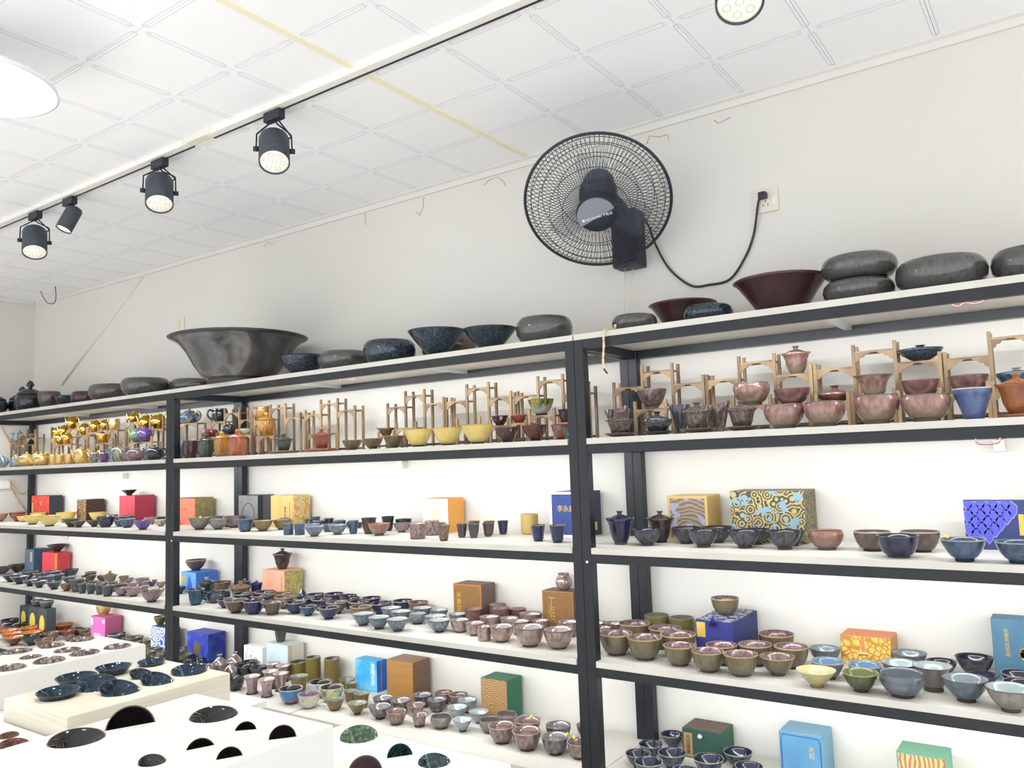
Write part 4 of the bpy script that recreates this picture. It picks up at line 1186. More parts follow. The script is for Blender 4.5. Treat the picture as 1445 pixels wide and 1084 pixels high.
b = giftbox(3, cr, 68, 690, 1040, 128, solid('royal', (46, 70, 138), c2=(52, 78, 148), scale=20), solid('navy_cloth', (52, 58, 88)), 'royal blue gift box with white frame and gold lettering behind double post', frame=(m_whitep, .008))
bx_text(b, '李永超', .026, m_gold, .5, .62); bx_patch(b, .55, .75, .12, .3, m_gold, 'gold_mark', side=True)
cr = crop(820, 660, 4.516)
b = giftbox(3, cr, 545, 800, 884, 180, pattern('ridge_print', 'rings', (150, 132, 104), (104, 96, 92), 24, c3=(150, 150, 170)), solid('pine', (226, 186, 108)), 'pale pine gift box framing a grey wave print', frame=(solid('pine3', (218, 184, 116)), .009))
b = giftbox(3, cr, 945, 1418, 1490, 147, pattern('paisley', 'petals', (60, 60, 58), (176, 160, 104), 30, c3=(120, 160, 178), soft=.25), pattern('paisley_dim', 'petals', (66, 62, 54), (140, 126, 90), 32, soft=.25), 'large paisley brocade box behind dark iridescent bowls')
cr = crop(1120, 660, 4.446)
b = giftbox(3, cr, 1060, 2050, 2120, 205, solid('midnight', (46, 58, 112), c2=(52, 66, 124), scale=10), solid('midnight', (46, 58, 112)), 'wide dark blue gift box printed with violet flower petals', yb=None, Yf=2.60)
m_pet = solid('petal', (88, 92, 214)); m_pet2 = solid('petal_rim', (150, 160, 240))
pm = MB(); pr_ = MB()
for i_ in range(5):
    for j_ in range(6):
        u, t_ = .045 + i_ * .085 + (.04 if j_ % 2 else 0), .95 - j_ * .13
        if u > .36 - max(0, j_ - 2) * .05: continue
        for mb_, sc_, yy in ((pr_, 1.0, .0004), (pm, .86, .0008)):
            pl = [(0, -.9), (.5 * .75, -.35), (.42, .3), (0, .75), (-.42, .3), (-.75 * .5, -.35)]
            mb_.prism([((u - .5) * b['w'] + a * .03 * sc_ - .004, min(b['h'] - .002, max(.002, t_ * b['h'] + c_ * .03 * sc_))) for a, c_ in pl], 1, -b['d'] / 2 - yy, -b['d'] / 2)
pr_.obj('petal_print', m_pet2, b['root']); pm.obj('petal_print', m_pet, b['root'])
bx_patch(b, .365, .40, .3, .72, m_gold, 'vase_print')
# fourth board
cr = crop(0, 680, 5.764)
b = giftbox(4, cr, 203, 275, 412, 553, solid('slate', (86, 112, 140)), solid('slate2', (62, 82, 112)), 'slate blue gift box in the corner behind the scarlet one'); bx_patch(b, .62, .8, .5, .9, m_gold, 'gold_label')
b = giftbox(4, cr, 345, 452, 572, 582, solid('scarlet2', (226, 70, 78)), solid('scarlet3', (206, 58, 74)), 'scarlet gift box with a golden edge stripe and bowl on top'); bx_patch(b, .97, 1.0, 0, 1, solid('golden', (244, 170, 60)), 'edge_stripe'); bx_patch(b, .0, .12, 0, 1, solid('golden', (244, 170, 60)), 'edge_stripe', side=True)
on_box(b, 'cone', 'dark', cr, 463, 150, 62)
cr = crop(250, 800, 7.225)
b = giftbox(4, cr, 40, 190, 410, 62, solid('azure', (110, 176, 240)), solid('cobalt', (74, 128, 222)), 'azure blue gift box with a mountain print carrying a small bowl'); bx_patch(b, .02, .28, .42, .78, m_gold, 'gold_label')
MB().prism([(-.1 * b['w'], .05 * b['h']), (.35 * b['w'], .05 * b['h']), (.2 * b['w'], .5 * b['h']), (.06 * b['w'], .9 * b['h']), (-.06 * b['w'], .45 * b['h'])], 1, -b['d'] / 2 - .0008, -b['d'] / 2).obj('mountain_print', solid('peak', (52, 112, 220)), b['root'])
on_box(b, 'bowl', 'brnb', crop(230, 680, 5.764), 268, 166, 86)
b = giftbox(4, cr, 868, 1092, 1280, 48, solid('salmon', (236, 168, 136), c2=(240, 180, 150), scale=3, stretch=(12, 1, 1)), pattern('goldprint', 'petals', (160, 140, 92), (196, 176, 80), 30, c3=(136, 136, 104)), 'salmon gift box with gold patterned side carrying a lidded bowl', top=solid('salmon2', (240, 176, 148)))
bx_patch(b, .86, .885, 0, .8, solid('salmon3', (206, 130, 104)), 'groove')
on_box(b, 'gai', 'dark', crop(230, 680, 5.764), 972, 165, 155)
cr = crop(620, 810, 6.02)
m_tan = solid('caramel', (150, 108, 60), c2=(142, 102, 56), scale=60); m_tan2 = solid('cocoa', (122, 100, 92)); m_tan3 = solid('amber', (186, 124, 62))
b = giftbox(4, cr, 118, 352, 471, 98, m_tan, m_tan2, 'caramel gift box with cocoa side behind plum cylinder cups', frame=(m_tan3, .006)); bx_text(b, '米黄堂', .028, m_gold, .2, .5, vertical=True)
b = giftbox(4, cr, 872, 1132, 1225, 158, m_tan, m_tan2, 'caramel gift box with gold lettering under a round silver jar', frame=(m_tan3, .004)); bx_text(b, '丁志洪', .034, m_gold, .3, .5, vertical=True)
on_box(b, 'vase', 'purs', cr, 1060, 145, 138)
cr = crop(820, 820, 4.106)
b = giftbox(4, cr, 662, 880, 1018, 243, solid('ultramarine', (42, 48, 124), c2=(48, 54, 134), scale=60), solid('ultramarine2', (46, 54, 116)), 'ultramarine brocade box with blue tassel under a small bowl', top=pattern('brocade_top', 'cells', (58, 64, 110), (170, 170, 176), 40, th=.12))
bx_patch(b, .03, .26, .55, .95, m_gold, 'gold_label')
tv = on_box(b, 'cup', 'oliv', cr, 838, 162, 95); bt = b
ts = MB()
for k in range(26):
    a = random.uniform(-.5, .5); ts.tube([(.0 + .002 * a, -b['d'] / 2 - .004, b['h'] + .018), (.012 * a, -b['d'] / 2 - .009, b['h'] + .008), (.034 * a, -b['d'] / 2 - .006 - .003 * abs(a), b['h'] - .012 - .004 * random.random())], .0011, 4)
ts.obj('tassel', solid('tassel', (38, 48, 132)), b['root'])
cr = crop(1120, 820, 4.1046)
b = giftbox(4, cr, 268, 560, 597, 338, pattern('gold_brocade', 'cells', (176, 130, 50), (226, 184, 96), 60, th=.1), solid('ochre', (206, 160, 92)), 'yellow brocade box with orange lid and strap', top=solid('tangerine', (226, 138, 96)))
bx_patch(b, .42, .49, .45, 1.02, solid('tangerine', (226, 138, 96)), 'strap'); bx_patch(b, .34, .56, .4, .47, solid('ivory', (226, 208, 150)), 'toggle', t=.006)
b = giftbox(4, cr, 1143, 1900, 1960, 272, solid('petrol', (74, 116, 142), c2=(80, 124, 150), scale=14), solid('petrol2', (86, 132, 156)), 'large petrol blue gift box with gold tree print', Yf=2.62, Yk=2.70)
bx_text(b, '名家天目茶盏', .013, m_gold, .12, .62, vertical=True)
tr = MB()
for k in range(22):
    a, c_ = random.uniform(-1, 1), random.uniform(0, 1); X_, Z_ = (.27 - .5) * b['w'] + a * .018 * (1 - .3 * c_), b['h'] * (.36 + .24 * c_); q_ = .004 + .003 * random.random()
    tr.prism([(X_ + q_ * math.cos(t * math.pi / 3), Z_ + q_ * math.sin(t * math.pi / 3)) for t in range(6)], 1, -b['d'] / 2 - .0008, -b['d'] / 2)
tr.obj('tree_print', m_gold, b['root'])
# lowest board
cr = crop(0, 850, 11.115); m_ob = solid('onyx', (58, 66, 70)); m_ov = solid('lemon', (226, 204, 84))
for k, (a, e, xr_, yt_, yb_) in enumerate(((312, 432, 640, 68, 2.628), (440, 588, 800, 88, 2.575), (594, 730, 988, 112, 2.515))):
    b = giftbox(5, cr, a, e, xr_, yt_, m_ob, solid('onyx2', (66, 74, 82)), ('black gift box with oval yellow label, innermost of three by the corner', 'black gift box with oval yellow label, middle of three by the corner', 'black gift box with oval yellow label, outermost of three by the corner')[k], Yf=yb_, Yk=yb_ + .058)
    bx_patch(b, .2, .78, .12, .78, m_ov, 'oval_label', oval=True)
    if k: on_box(b, 'cup', 'greg', crop(0, 780, 11.115), (0, 585, 735)[k], (0, 180, 205)[k], (0, 100, 110)[k])
cr = crop(110, 850, 10.32)
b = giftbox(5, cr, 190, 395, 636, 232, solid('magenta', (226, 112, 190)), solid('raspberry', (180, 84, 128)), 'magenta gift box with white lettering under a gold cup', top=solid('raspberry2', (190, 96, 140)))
bx_text(b, '建盏礼', .03, m_whitep, .48, .26); bx_patch(b, .84, .96, .78, .92, m_whitep, 'white_mark'); bx_patch(b, .04, .14, .66, .92, m_whitep, 'white_mark')
on_box(b, 'cup', 'gldm', cr, 375, 210, 150)
b = giftbox(5, cr, 1065, 1330, 1490, 385, pattern('bluewhite', 'petals', (60, 92, 180), (226, 230, 238), 18, soft=.3), solid('indigo', (50, 62, 120)), 'blue and white floral gift box behind the double post', Yk=2.70)
on_box(b, 'bowl', 'bron', cr, 1200, 185, 130)
cr = crop(240, 860, 8.3375)
b = giftbox(5, cr, 202, 450, 650, 300, solid('galaxy', (44, 52, 178), c2=(64, 112, 220), scale=22, lo=.5, hi=.75), solid('galaxy2', (40, 48, 150), c2=(40, 110, 170), scale=18, lo=.5, hi=.75), 'deep blue galaxy printed gift box near the pinkish gourd bottles', top=solid('galaxy3', (80, 90, 190)))
bx_patch(b, .3, .64, .2, .7, solid('khaki', (104, 96, 62)), 'leaf_label', oval=True)
b = giftbox(5, cr, 868, 1085, 1125, 455, m_whitep, m_whitep, 'white gift box printed with dark twigs beside the pale blue one', Yf=2.655, Yk=2.70)
tw = MB()
for k in range(16):
    u, v_ = random.uniform(-.45, .45), random.uniform(.15, .75); tw.tube([(u * b['w'], -b['d'] / 2 - .0003, v_ * b['h']), (u * b['w'] + random.uniform(-.006, .006), -b['d'] / 2 - .0003, v_ * b['h'] + .008)], .0011, 4)
tw.obj('twig_print', solid('ink2', (70, 66, 100)), b['root'])
cr = crop(380, 890, 7.744)
b = giftbox(5, cr, -35, 200, 376, 172, solid('ice', (206, 230, 240), c2=(220, 238, 244), scale=14), solid('cream', (226, 222, 200)), 'pale ice blue gift box under a dark green cup', top=solid('ice2', (216, 228, 224)))
bx_patch(b, .02, .28, 0, 1, solid('beige', (206, 196, 166)), 'side_band', side=True)
on_box(b, 'tumb', 'drkg', cr, 125, 150, 150)
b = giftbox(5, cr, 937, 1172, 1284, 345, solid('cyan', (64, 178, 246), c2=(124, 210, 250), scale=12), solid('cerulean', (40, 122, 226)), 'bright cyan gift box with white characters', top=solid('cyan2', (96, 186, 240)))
bx_text(b, '雪梅花开', .026, m_whitep, .82, .55, vertical=True); bx_patch(b, .38, .5, 0, 1, solid('mauve_band', (150, 140, 170)), 'side_band', side=True)
cr = crop(460, 800, 3.6125)
b = giftbox(5, cr, 309, 441, 529, 492, solid('ochre_wood', (176, 128, 62), c2=(166, 120, 58), scale=4, stretch=(1, 1, 20)), solid('cocoa2', (128, 100, 78), c2=(120, 94, 74), scale=4, stretch=(1, 1, 20)), 'plain ochre wooden gift box next to the cyan one', top=solid('cocoa3', (164, 130, 104)))
b = giftbox(5, cr, 788, 920, 996, 586, pattern('wave_brocade', 'rings', (190, 150, 100), (110, 84, 58), 44), solid('emerald', (52, 116, 90)), 'emerald green gift box with golden wave brocade front', top=solid('emerald2', (60, 124, 96)))
cr = crop(870, 990, 4.661)
b = giftbox(5, cr, 432, 687, 766, 215, solid('bottle_green', (40, 82, 70)), solid('bottle_green2', (50, 100, 82)), 'bottle green box with brown lid and bone toggle', top=solid('bark', (112, 92, 78), c2=(96, 78, 66), scale=60))
bx_patch(b, .04, .26, -.0 + .05, .86, solid('kraft', (178, 142, 92)), 'paper_label', t=.001); bx_text(b, '天目茶盏', .016, m_blackp, .15, .45, vertical=True).location.y -= .001
MB().lathe([(0, 0), (.007, .002), (.009, .007), (.006, .014), (0, .017)], 10).xf(Matrix.Translation((-.03 * b['w'], -b['d'] / 2 - .004, b['h'] * .72))).obj('toggle', solid('bone', (222, 206, 196), .4), b['root'])
b = giftbox(5, cr, 1067, 1352, 1415, 240, solid('denim', (82, 142, 182), c2=(90, 150, 188), scale=16), solid('powder', (126, 178, 206)), 'powder blue gift box with scalloped border on lowest shelf', top=solid('powder2', (130, 176, 202)))
bd = MB(); e_ = .007
bd.tube([(a * (b['w'] / 2 - e_), -b['d'] / 2 - .0003, c_) for a, c_ in ((-1, .01), (-1, b['h'] - .02), (-.9, b['h'] - e_), (.9, b['h'] - e_), (1, b['h'] - .02), (1, .01))], .0012, 4); bd.obj('border_print', solid('border', (52, 84, 150)), b['root']); bx_text(b, '天目', .02, m_gold, .74, .62, vertical=True)
cr = crop(1120, 820, 4.1046)
b = giftbox(5, cr, 597, 886, 910, 1032, pattern('cloud_brocade', 'wave', (206, 166, 112), (150, 104, 76), 26), solid('jade', (120, 180, 150)), 'jade green gift box with swirling golden brocade front', Yf=2.56, Yk=2.66, frame=(solid('jade2', (108, 160, 136)), .004))

# ------------------------------------------------------------------ settle the vessels: nothing may stand inside a neighbour or a box
def settle():
    for s in (1, 2, 3, 4, 5):
        L = [v for v in VES if v['shelf'] == s and v['place'] == 'shelf']
        bxs = [b['aabb'] for b in BOXES if b['s'] == s]
        bxs = bxs + [(x, x + PW, y, y + PW) for a_, b_ in UX.values() for x in (a_, b_ - PW) for y in (D, YB - PW)] if s > 1 else bxs
        X = np.array([v['P'][0] for v in L]); Yv = np.array([v['P'][1] for v in L]); r = np.array([v['rm'] for v in L])
        for it in range(160):
            mv = 0
            for i in range(len(L)):
                dx = X[i + 1:] - X[i]; dy = Yv[i + 1:] - Yv[i]; dist = np.hypot(dx, dy) + 1e-9; need = r[i + 1:] + r[i] + .0012
                for j in np.nonzero(dist < need)[0]:
                    k = i + 1 + j; p = (need[j] - dist[j]) * .5; ux, uy = dx[j] / dist[j], dy[j] / dist[j]; uy *= .7
                    X[i] -= ux * p; Yv[i] -= uy * p; X[k] += ux * p; Yv[k] += uy * p; mv += p
            for i in range(len(L)):
                for (a, b, c, d) in bxs:
                    qx, qy = min(max(X[i], a), b), min(max(Yv[i], c), d); ex, ey = X[i] - qx, Yv[i] - qy; dd = math.hypot(ex, ey)
                    if dd < r[i] + .001:
                        if dd > 1e-6: X[i] = qx + ex / dd * (r[i] + .001); Yv[i] = qy + ey / dd * (r[i] + .001)
                        else: Yv[i] = c - r[i] - .001
                lo = D + (.45 * r[i] if s > 2 else .6 * r[i]); hi = YB - .006 - r[i]
                Yv[i] = min(max(Yv[i], lo), hi)
                for xp in (UX[1][0] + PW, UX[1][1], UX[2][1], ):
                    pass
            if mv < 1e-5: break
        for i, v in enumerate(L): v['P'][0], v['P'][1] = X[i], Yv[i]
settle()
for v in VES: build_vessel(v)
# ------------------------------------------------------------------ labels: look, row, board, unit and, where several are alike, their order from the corner
ORD = ['first', 'second', 'third', 'fourth', 'fifth', 'sixth', 'seventh', 'eighth', 'ninth', 'tenth', 'eleventh', 'twelfth', 'thirteenth', 'fourteenth', 'fifteenth', 'sixteenth', 'seventeenth', 'eighteenth', 'nineteenth', 'twentieth', 'twenty-first', 'twenty-second', 'twenty-third', 'twenty-fourth', 'twenty-fifth']
sets = {}
for v in VES:
    noun = KD[v['kind']]['noun'] if v['kind'] in KD else NOUN[v['kind']]
    d = '%s %s' % (GL[v['mk']]['desc'], noun); y = v['P'][1]; u = unit_of(v['P'][0]); s = v['shelf']
    if v['place'] == 'stand': w = 'on display stand'
    elif v['place'] == 'box': w = 'on gift box'
    elif v['place'] == 'nested': w = 'stacked on another'
    elif s == 1: w = ''
    else: w = 'front row' if y < 2.43 else 'middle row' if y < 2.56 else 'back row'
    base = '%s, %s%s shelf of %s unit' % (d, w + ', ' if w else '', SHN[s], UN[u])
    sets.setdefault(base, []).append(v)
    v['grp'] = '%ss on the %s shelf' % (d, SHN[s]); v['noun'] = noun
gc = {}
for v in VES: gc[v['grp']] = gc.get(v['grp'], 0) + 1
for base, L in sets.items():
    L.sort(key=lambda v: v['P'][0])
    for k, v in enumerate(L):
        lab = base if len(L) == 1 else base + ', %s from room corner' % ORD[min(k, 24)]
        tag(v['root'], lab, CATN.get(v['kind'], 'bowl'), v['grp'] if gc[v['grp']] > 1 else None)

# little round yellow price stickers inside a few rims
stk = MB().lathe([(0, 0), (.0055, 0), (.0055, .0012), (0, .0018)], 12).mesh('price_sticker', m_yel)
bpy.context.view_layer.update()
for s_, x, y in ((5, 750.3, 1010.4), (5, 797.6, 1036.6), (5, 812, 1042.2), (3, 1347.8, 759), (4, 222, 817), (4, 211, 822), (3, 286, 727)):
    L = [v for v in VES if v['shelf'] == s_ and v['place'] == 'shelf' and v['kind'] in KD]
    def far(v):
        c = px(v['P'] + np.array([0, 0, v['h']])); return math.hypot(c[0] - x, c[1] - y)
    v = min(L, key=far); q = onZ(x, y, v['P'][2] + v['h']); d_ = Vector((q[0] - v['P'][0], q[1] - v['P'][1], 0)); d_.length = v['r'] * .97
    o = link('price_sticker', stk, v['root']); wm = Matrix.Translation(Vector((v['P'][0], v['P'][1], v['P'][2] + v['h'])) + d_) @ Matrix.Rotation(math.radians(60), 4, Vector((0, 0, 1)).cross(Vector((-v['P'][0], -v['P'][1], 0)).normalized()))
    o.matrix_parent_inverse = v['root'].matrix_world.inverted(); o.matrix_basis = wm

# ------------------------------------------------------------------ ceiling track with spotlights
YT, ZT = 1.755, ZC - .002
xa, xb = -4.75, .2
track = empty('light_track', (xa, YT, ZT), label='long white and black ceiling track carrying the black spotlights', cat='light track')
xj0, xj1 = onZ(256, 201, ZT - .02)[0], onZ(281, 188, ZT - .02)[0]
for (a, b) in ((xa, xj0), (xj1, xb)):
    MB().box((a - xa, -.018, -.018), (b - xa, .010, 0)).obj('rail_housing', m_white, track)
    MB().box((a - xa, .010, -.020), (b - xa, .018, 0)).obj('rail_slot', m_black, track)
MB().box((xj0 - xa - .03, -.02, -.016), (xj1 - xa + .03, .014, -.0005)).obj('rail_joint', m_cream, track)
def spot(name, ax, ay, mx, my, r, L, elev, turn, yoke=True, label='', group=None):
    """ax, ay the adapter on the rail, mx, my the middle of the can as seen; elev, turn: where the can points, relative to the eye"""
    A = onY(mx, my, YT + .006)
    root = empty(name, (A[0], YT + .006, ZT - .02), label=label, cat='spotlight', group=group); org = Vector(root.location)
    MB().box((-.042, -.014, -.034), (.042, .014, 0)).obj('track_adapter', m_black, root, bevel=.004)
    Cw = Vector(onY(mx, my, YT + .006)); hz = math.atan2(-Cw.y, -Cw.x) + math.radians(turn); e_ = math.radians(elev)
    axis = Vector((math.cos(hz) * math.cos(e_), math.sin(hz) * math.cos(e_), math.sin(e_))); C = Cw - org   # middle of the can
    rot = Vector((0, 0, 1)).rotation_difference(-axis).to_matrix().to_4x4(); M = Matrix.Translation(C) @ rot
    can = MB().lathe([(0, L / 2), (r * .86, L / 2), (r * .96, L / 2 - .006), (r, L / 2 - .014), (r, -L / 2), (r * .93, -L / 2), (r * .91, -L / 2 + .006), (0, -L / 2 + .006)], 32).xf(M).obj('can', m_blackm, root)
    face = MB().lathe([(0, -L / 2 + .005), (r * .91, -L / 2 + .005), (r * .91, -L / 2 + .0062)], 32).xf(M).obj('lens', m_lampface, can)
    if yoke:
        dots = MB()
        for k in range(7):
            a = k * math.pi / 3; rr = 0 if k == 6 else r * .55
            dots.lathe([(r * .13, -L / 2 + .0048), (r * .17, -L / 2 + .0040), (r * .21, -L / 2 + .0048)], 12, M=Matrix.Translation((rr * math.cos(a), rr * math.sin(a), 0)))
        dots.xf(M).obj('led_bead', m_dot, can)
        side = Vector((-math.sin(hz), math.cos(hz), 0)); side = side if side.x > 0 else -side
        for sg in (-1, 1):
            piv = C + side * sg * (r + .008)
            MB().tube([Vector((sg * .022, 0, -.032)), Vector((sg * .022, 0, -.036)), C + side * sg * (r + .007) - axis * (L * .62), piv], .0032, 6).obj('yoke_arm', m_black, root)
            MB().tube([piv - side * sg * .009, piv + side * sg * .010], .009, 12).obj('thumb_screw', m_black, root)
        top = C - axis * (L * .48) + side * r * .5
        MB().tube(smooth_path([Vector((.006, 0, -.032)), Vector((.018, 0, -.05)), top + side * .03 - axis * .03, top + side * .024 - axis * .008, top]), .003, 6).obj('lamp_cord', m_black, root)
    else:
        MB().tube([Vector((.006, 0, -.030)), C - axis * (L * .48)], .008, 10).obj('stem', m_black, root)
    ld = bpy.data.lights.new('spot_light', 'SPOT'); ld.energy = SPOT_W; ld.spot_size = math.radians(95); ld.spot_blend = .8; ld.shadow_soft_size = r * .8; ld.color = (1, .97, .92)
    lo = bpy.data.objects.new('spot_light', ld); col.objects.link(lo); lo.parent = root
    lo.location = C + axis * (L * .5 + .004); lo.rotation_euler = axis.to_track_quat('-Z', 'Y').to_euler()
spot('track_spotlight', 388, 150, 387, 212, .052, .135, -58, 0, label='black cylindrical track spotlight beside the white rail joint, second from the fan end', group='black track spotlights')
spot('track_spotlight', 222, 218, 225, 271, .052, .135, -62, 0, label='black cylindrical track spotlight between the slim one and the rail joint', group='black track spotlights')
spot('slim_track_spotlight', 93, 272, 98, 309, .034, .115, -66, -75, False, label='slim black track spotlight without bracket on a large adapter box')
spot('track_spotlight', 50, 293, 49, 341, .052, .135, -62, 0, label='black cylindrical track spotlight at the corner end of the track', group='black track spotlights')
spot('track_spotlight', 1043, -95, 1042, -22, .054, .15, -62, 0, label='black cylindrical track spotlight at the fan end of the track', group='black track spotlights')
# glowing disc lamp hanging at the left
Pp = np.array([-2.46, 1.02, 2.60]); c_ = onZ(-38, 112, 2.60)
pl = empty('pendant_lamp', (c_[0], c_[1], 2.60), label='glowing white saucer-shaped pendant lamp hanging from the ceiling', cat='lamp')
m_glow = mat('lamp_glow', (250, 252, 255), .4, emit=.4); m_shade = mat('lamp_shade', (238, 242, 248), .35)
MB().lathe([(0, .07), (.03, .07), (.05, .055), (.14, .03), (.205, -.005), (.21, -.02), (.2, -.022), (.15, .0)], 40).obj('shade', m_shade, pl)
MB().lathe([(.199, -.02), (.15, -.045), (.08, -.06), (0, -.064)], 40).obj('diffuser', m_glow, pl)
MB().tube([(0, 0, .06), (0, 0, ZC - 2.60 - .003)], .006, 8).obj('stem', m_white, pl); MB().lathe([(0, ZC - 2.6 - .02), (.04, ZC - 2.6 - .02), (.045, ZC - 2.6 - .003), (0, ZC - 2.6 - .003)], 20).obj('ceiling_rose', m_white, pl)
ld = bpy.data.lights.new('pendant_light', 'POINT'); ld.energy = PEND_W; ld.shadow_soft_size = .12; ld.color = (1, .985, .96)
lo = bpy.data.objects.new('pendant_light', ld); col.objects.link(lo); lo.parent = pl; lo.location = (0, 0, -.19)

# ------------------------------------------------------------------ wall fan
FC = Vector(onY(843, 286, 2.43)); FR = .254
m_smoke = mat('smoky_plastic', (120, 132, 150), .3); m_smoke.node_tree.nodes['Principled BSDF'].inputs['Alpha'].default_value = .16
az, el = math.radians(24), math.radians(-46)
fax = Vector((math.sin(az) * math.cos(el), -math.cos(az) * math.cos(el), math.sin(el))).normalized()
fan = empty('wall_fan', tuple(Vector((FC.x + .02, YW, FC.z - .2))), label='black wire-caged wall fan with wall bracket and pull cords', cat='fan'); fo = Vector(fan.location)
fx = Vector((0, 0, 1)).cross(fax).normalized(); fy = fax.cross(fx)                     # fx: to the right as seen, fy: up
FM = Matrix((( fx.x, fy.x, fax.x, FC.x - fo.x), (fx.y, fy.y, fax.y, FC.y - fo.y), (fx.z, fy.z, fax.z, FC.z - fo.z), (0, 0, 0, 1)))
def fanpart(name, mb, m, par=None): mb.xf(FM); return mb.obj(name, m, par or fan)
def circ(r, z, n=72): return [(r * math.cos(2 * math.pi * k / n), r * math.sin(2 * math.pi * k / n), z) for k in range(n)]
fanpart('cage_rim', MB().tube(circ(FR, 0), .0055, 8, closed=True), m_black)
def dome(t, front): return (.066 + (FR - .066) * t, (.078 if front else -.075) * (1 - t ** 2.4))
for front, nm, nw in ((True, 'front_grille', 100), (False, 'back_grille', 84)):
    mb = MB()
    for k in range(nw):
        a = 2 * math.pi * (k + (.5 if not front else 0)) / nw; tw = .10 if front else -.06
        pts = []
        for t in (0, .3, .6, .8, .92, 1):
            r, z = dome(t, front); aa = a + tw * (1 - t); pts.append((r * math.cos(aa), r * math.sin(aa), z))
        mb.tube(pts, .00115, 4, cap=False)
    for t in ((.28, .52, .74, .88) if front else (.4, .7, .9)):
        r, z = dome(t, front); mb.tube(circ(r, z - .0012 if front else z + .001), .0013, 4, closed=True)
    fanpart(nm, mb, m_black)
hub = fanpart('hub_cap', MB().lathe([(0, .092), (.04, .091), (.062, .086), (.070, .078), (.070, .068), (0, .066)], 36), m_black)
poly = [(.066 * math.cos(math.radians(a)), .066 * math.sin(math.radians(a)) ) for a in range(22, 216, 8)]
sil = MB().prism([(x, y) for x, y in poly], 2, .0878, .0936); fanpart('badge_panel', sil, mat('badge_grey', (132, 136, 146), .4))
t = lettering('■ RICHLAND 千粒王', .0115, m_whitep, fan, FM @ Matrix.Translation((.002, -.004, .0942)) @ Matrix.Rotation(math.radians(13), 4, 'Z'))
for k in range(3):
    a0 = math.radians(92 + 120 * k); mb = MB(); rows = []
    for i in range(7):
        r = .03 + (.19 - .03) * i / 6; half = math.radians((30, 31, 30, 27, 24, 20, 12)[i]); row = []
        for j in range(6):
            u = j / 5 * 2 - 1; aa = a0 + u * half * (1.0 if i > 0 else .8); row.append(len(mb.v)); mb.v.append((r * math.cos(aa), r * math.sin(aa), .01 - u * .026 * (.4 + .6 * i / 6)))
        rows.append(row)
    for i in range(6):
        for j in range(5): mb.face((rows[i][j], rows[i][j + 1], rows[i + 1][j + 1], rows[i + 1][j]), 0, True)
    o = fanpart('blade', mb, m_smoke); sm = o.modifiers.new('solid', 'SOLIDIFY'); sm.thickness = .002
fanpart('spindle', MB().lathe([(0, .05), (.032, .048), (.034, -.02), (0, -.02)], 20), m_black)
fanpart('motor_housing', MB().lathe([(0, -.015), (.05, -.02), (.066, -.035), (.068, -.08), (.058, -.095), (.056, -.15), (.04, -.175), (0, -.178)], 28), m_black)
# wall bracket: tall box on the wall with an arm to the motor
bt_ = Vector(onY(888, 300, YW - .03)); bb_ = Vector(onY(890, 380, YW - .03))
br = MB().box((bt_.x - .055, YW - .085, bb_.z), (bt_.x + .05, YW - .001, bt_.z)); br.xf(Matrix.Translation(-fo)); br.obj('wall_bracket', m_black, fan, bevel=.012)
mot = FC - fax * .13
MB().tube([Vector((bt_.x, YW - .06, bt_.z - .03)) - fo, Vector((bt_.x, YW - .1, bt_.z)) - fo, mot - fo], .026, 12).obj('support_arm', m_black, fan)
for xx, xe in ((882, 880), (893, 885)):
    a = Vector(onY(xx, 379, YW - .05)); b = Vector((onY(xe, 436, YW - .05)[0], YW - .05, ZB[1] + .09)); MB().tube([a - fo, b - fo], .0011, 5).obj('pull_cord', m_cream, fan)
cord = [onY(a, b, Y) for a, b, Y in ((903, 302, 2.68), (915, 318, 2.70), (925, 345, 2.725), (945, 380, 2.735), (975, 403, 2.738), (1000, 402, 2.738), (1030, 394, 2.738), (1052, 362, 2.738), (1063, 333, 2.738), (1067, 309, 2.731), (1069, 292, 2.729), (1071, 282, 2.727), (1075, 276, 2.722))]
pcord = MB().tube([p - fo for p in smooth_path(cord)], .0042, 8).obj('power_cord', m_black, fan)

# ------------------------------------------------------------------ sockets
def socket(x, y, plug, label):
    p = onY(x, y, YW); r = empty('wall_socket', (p[0], YW, p[2]), label=label, cat='socket')
    pl_ = MB().box((-.043, -.008, -.043), (.043, 0, .043)).obj('face_plate', m_cream, r, bevel=.002)
    sl = MB()
    for cz in (-.014,) if plug else (-.012, .014):
        for a, b, ang in ((0, .010, 0), (-.008, -.004, .5), (.008, -.004, -.5)):
            sl.box((a - .0012, -.0085, cz + b - .004), (a + .0012, -.0078, cz + b + .004))
    sl.obj('slot', m_blackp, pl_)
    MB().box((.024, -.0095, -.022), (.036, -.0075, .002)).obj('switch', m_white, pl_)
    if plug:
        MB().box((-.013, -.036, .002), (.013, -.008, .024)).obj('plug', m_black, pcord, bevel=.004, loc=tuple(Vector((p[0] - .004, YW, p[2])) - fo))
socket(1081, 283, True, 'cream double wall socket with the fan plugged in')
socket(255, 459.5, False, 'cream wall socket above the wide flared basin')
for k, (x, y) in enumerate(((566, 656), (1410, 629), (173, 672))):
    p = onY(x, y, 2.715); MB().box((-.014, -.01, -.016), (.014, .028, .016)).tube([(0, -.0105, .004), (0, -.009, .004)], .004, 8).obj('cable_clip', m_cream, None, bevel=.002, loc=tuple(p), label=('small cream cable clip on the wall under the second shelf, middle unit', 'small cream cable clip on the wall under the second shelf, socket-side unit', 'small cream cable clip on the wall under the second shelf, corner unit')[k], cat='cable clip', group='cream cable clips under the second shelf')
